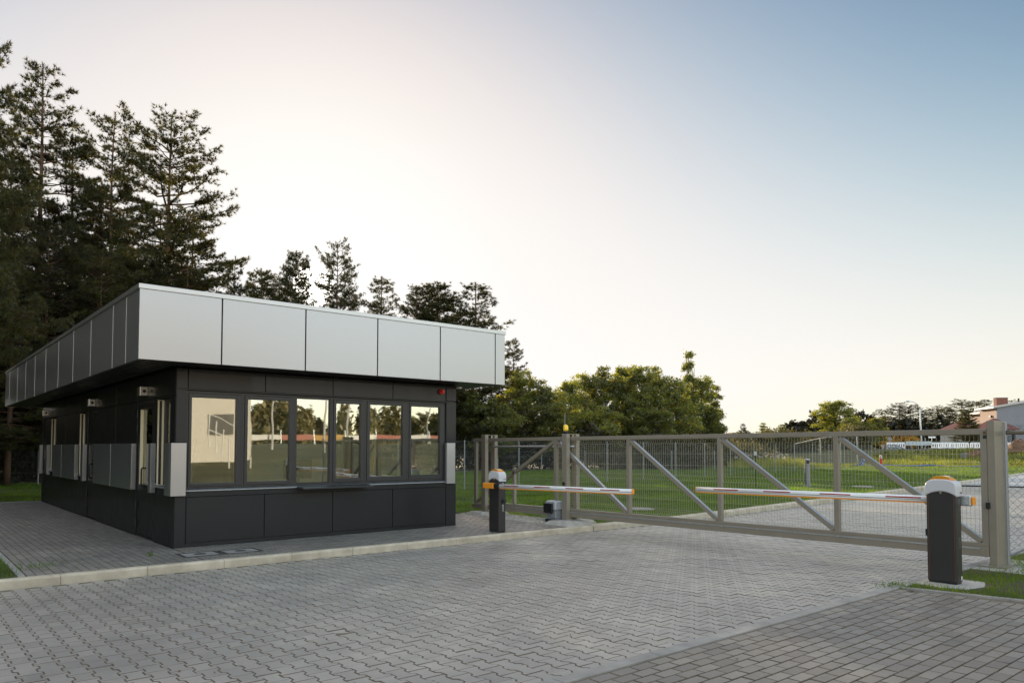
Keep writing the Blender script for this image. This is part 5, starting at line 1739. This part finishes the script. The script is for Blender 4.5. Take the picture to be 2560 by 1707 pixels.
def hip(name, label, px, d, rz, L, W, z0, eave, apex, wall_m, open_front):
    h = thing(name, label, 'hut', (*at(px, d), z0), rz)
    wb = MB()
    t = 0.3
    if open_front:
        for x in (-L / 2 + 0.4, L / 2 - 0.7):
            for y in (-W / 2 + 0.4, W / 2 - 0.7):
                wb.box(x, x + 0.3, y, y + 0.3, -0.2, eave)
        wb.box(-L / 2 + 0.4, L / 2 - 0.4, W / 2 - 0.39, W / 2 - 0.2, -0.2, eave)
    else:
        wb.box(-L / 2 + 0.35, L / 2 - 0.35, -W / 2 + 0.35, W / 2 - 0.35, -0.2, eave)
    wb.build('wall', wall_m, h)
    vs = [(-L / 2, -W / 2, eave), (L / 2, -W / 2, eave), (L / 2, W / 2, eave), (-L / 2, W / 2, eave), (-max(0, (L - W) / 2), 0, apex), (max(0.01, (L - W) / 2), 0, apex),
          (-L / 2, -W / 2, eave - 0.14), (L / 2, -W / 2, eave - 0.14), (L / 2, W / 2, eave - 0.14), (-L / 2, W / 2, eave - 0.14)]
    fs = [(0, 1, 5, 4), (1, 2, 5), (2, 3, 4, 5), (3, 0, 4), (6, 7, 1, 0), (7, 8, 2, 1), (8, 9, 3, 2), (9, 6, 0, 3), (9, 8, 7, 6)]
    MB().add(vs, fs).build('roof', M['tiles'], h)
    return h
def tile_mat():
    m = mat('red_roof_tiles', (0.15, 0.052, 0.045), 0.85, noise=0.2, nscale=4)
    n, l = m.node_tree.nodes, m.node_tree.links
    tc = n.new('ShaderNodeTexCoord')
    wv = n.new('ShaderNodeTexWave')
    wv.inputs['Scale'].default_value = 2.2
    l.new(tc.outputs['Object'], wv.inputs['Vector'])
    b = n.new('ShaderNodeBump')
    b.inputs['Strength'].default_value = 0.6
    l.new(wv.outputs['Fac'], b.inputs['Height'])
    l.new(b.outputs[0], n['Principled BSDF'].inputs['Normal'])
    return m
M['tiles'] = tile_mat()
RZC = math.atan2(-0.6431, 0.7657)
hip('pavilion', 'open dark pavilion with red hipped roof in front of the grey house', 2487, 104, RZC + 0.35, 4.6, 4.0, 1.45, 2.85, 4.35, mat('dark_wood', (0.05, 0.04, 0.035), 0.8), True)
hh = hip('hut', 'small pale hut with red hipped roof left of the spruce', 2398, 110, RZC + 0.3, 4.3, 4.0, 1.45, 2.8, 4.1, mat('pale_render', (0.55, 0.50, 0.45), 0.9), False)
MB().box(-0.9, 0.5, -1.99, -1.955, 0.9, 2.0).build('window', M['black'], hh)
far_roof = thing('far_building', 'low brick building on the horizon right of the leafy row', 'building', (*at(1845, 230), 0))
a, b = at(1822, 230), at(1862, 230)
MB().bar((*a, 2.8), (*b, 2.8), 6, 6.2).build('wall', mat('far_brick', (0.30, 0.20, 0.16), 0.9), far_roof)
MB().bar((*a, 6.1), (*b, 6.1), 7, 0.4).build('roof', M['dirt'], far_roof)

# ------------------------------------------------------------------ what the windows mirror (stands across the road, behind the camera)
wh = thing('warehouse', 'pale hall with a rounded corner across the road, seen mirrored in the windows', 'warehouse', (0, -36, 0))
pw = mat('hall_cladding', (0.62, 0.59, 0.54), 0.6)
prof = [(-22, -50)] + [(11.8 + 1.5 * math.sin(t), -32.5 + 1.5 * math.cos(t)) for t in [i / 10 * math.pi / 2 for i in range(11)]] + [(13.3, -50)]
prof = [(-22, -31.0)] + prof[1:] + [(-22, -50)]
MB().prism(prof[:1] + prof[1:-1] + [(-22, -50)], 2, -0.5, 9.5).build('wall', pw, wh)
hb = MB()
for k in range(5):
    hb.box(-8.0 + k * 4.6, -6.5 + k * 4.6, -31.0, -30.93, 2.4, 3.5)
hb.build('window_band', M['black'], wh)
st = thing('scaffold_stair', 'light metal stair rail on the grass across the road, mirrored in the first window', 'stair', (10, -26.5, 0))
for k in range(7):
    x, z = 9.0 + k * 0.36, 3.3 - k * 0.38
    MB().tube([(x, -26.5, max(0.5, z - 1.7)), (x, -26.5, z)], 0.035, 6).build('post', M['white'], st)
for dz in (-0.7, 0.05):
    MB().tube([(9.0, -26.5, 2.6 - dz), (11.16, -26.5, 0.32 + 1.45 - dz)], 0.025, 6).build('rail', M['white'], st)
G7 = 'tall poles across the road mirrored in the windows'
for k, (x, y, h) in enumerate(((9, -30, 9), (17, -38, 9), (20, -36, 7.5), (26, -44, 9), (33, -46, 8), (38, -50, 9.5))):
    tag(MB().tube([(x, y, terrain(x, y) - 0.2), (x + 0.1, y, terrain(x, y) + h)], [0.07, 0.05], 6).build('pole', M['cap']), 'thin pale pole across the road mirrored in the windows', 'pole', G7)
M['brickred'] = mat('faded_red_board', (0.40, 0.16, 0.13), 0.7)
M['ochre'] = mat('ochre_board', (0.50, 0.30, 0.10), 0.7)
cf = thing('construction_fence', 'striped construction fence across the road mirrored in the windows', 'fence', (30, -52, 1.9))
for k in range(16):
    MB().box(14 + k * 3.2, 17.1 + k * 3.2, -52.05, -52.0, 2.3, 2.85).build('board', (M['white'], M['brickred'], M['cap'], M['brickred'], M['ochre'])[k % 5], cf)
for k in range(17):
    MB().box(13.95 + k * 3.2, 14.0 + k * 3.2, -52.1, -51.95, 1.7, 3.3).build('post', M['zinc'], cf)
def woodland():
    rng = np.random.default_rng(5)
    cs = []
    for k in range(150):
        x, y = rng.uniform(-40, 130), rng.uniform(-95, -74)
        h = rng.uniform(3.2, 6.5)
        n = 120
        t = rng.uniform(0.05, 1, n)
        r_ = 1.9 * (1 - t) ** 0.7 * rng.uniform(0.4, 1, n)
        a = rng.uniform(0, 2 * np.pi, n)
        cs.append(np.stack([x + r_ * np.cos(a), y + r_ * np.sin(a), 1.7 + t * h], 1))
    c = np.concatenate(cs)
    p = np.repeat(c, 3, 0) + rng.normal(0, 0.3, (len(c) * 3, 3))
    v = leaves(p, 0.42, rng)
    tag(np_mesh('woodland', v, np.arange(len(v)), 4, M['farpine']), 'pine wood across the road, seen mirrored in the gatehouse windows', 'woodland', kind='stuff')
woodland()
def pine_wood(n, box, hmin, hmax, label, seed):
    rng = np.random.default_rng(seed)
    cs = []
    for k in range(n):
        x, y = rng.uniform(box[0], box[1]), rng.uniform(box[2], box[3])
        h = rng.uniform(hmin, hmax)
        m = 420
        t = rng.uniform(0.03, 1, m)
        r_ = 3.0 * (1.02 - t) ** 0.6 * rng.uniform(0.3, 1, m)
        a = rng.uniform(0, 2 * np.pi, m)
        cs.append(np.stack([x + r_ * np.cos(a), y + r_ * np.sin(a), t * h], 1))
    c = np.concatenate(cs)
    p = np.repeat(c, 3, 0) + rng.normal(0, 0.3, (len(c) * 3, 3))
    v = leaves(p, 0.40, rng)
    tag(np_mesh('woodland', v, np.arange(len(v)), 4, M['needle']), label, 'woodland', kind='stuff')
pine_wood(36, (-34, -6.5, 28, 50), 13, 20, 'dense pine wood continuing left of the view behind the gatehouse', 1)
pine_wood(70, (-26, -10.5, -3, 27), 13, 19, 'dense pine wood added out of view to shade the left yard', 2)  # unseen trees added to block sky light from the left
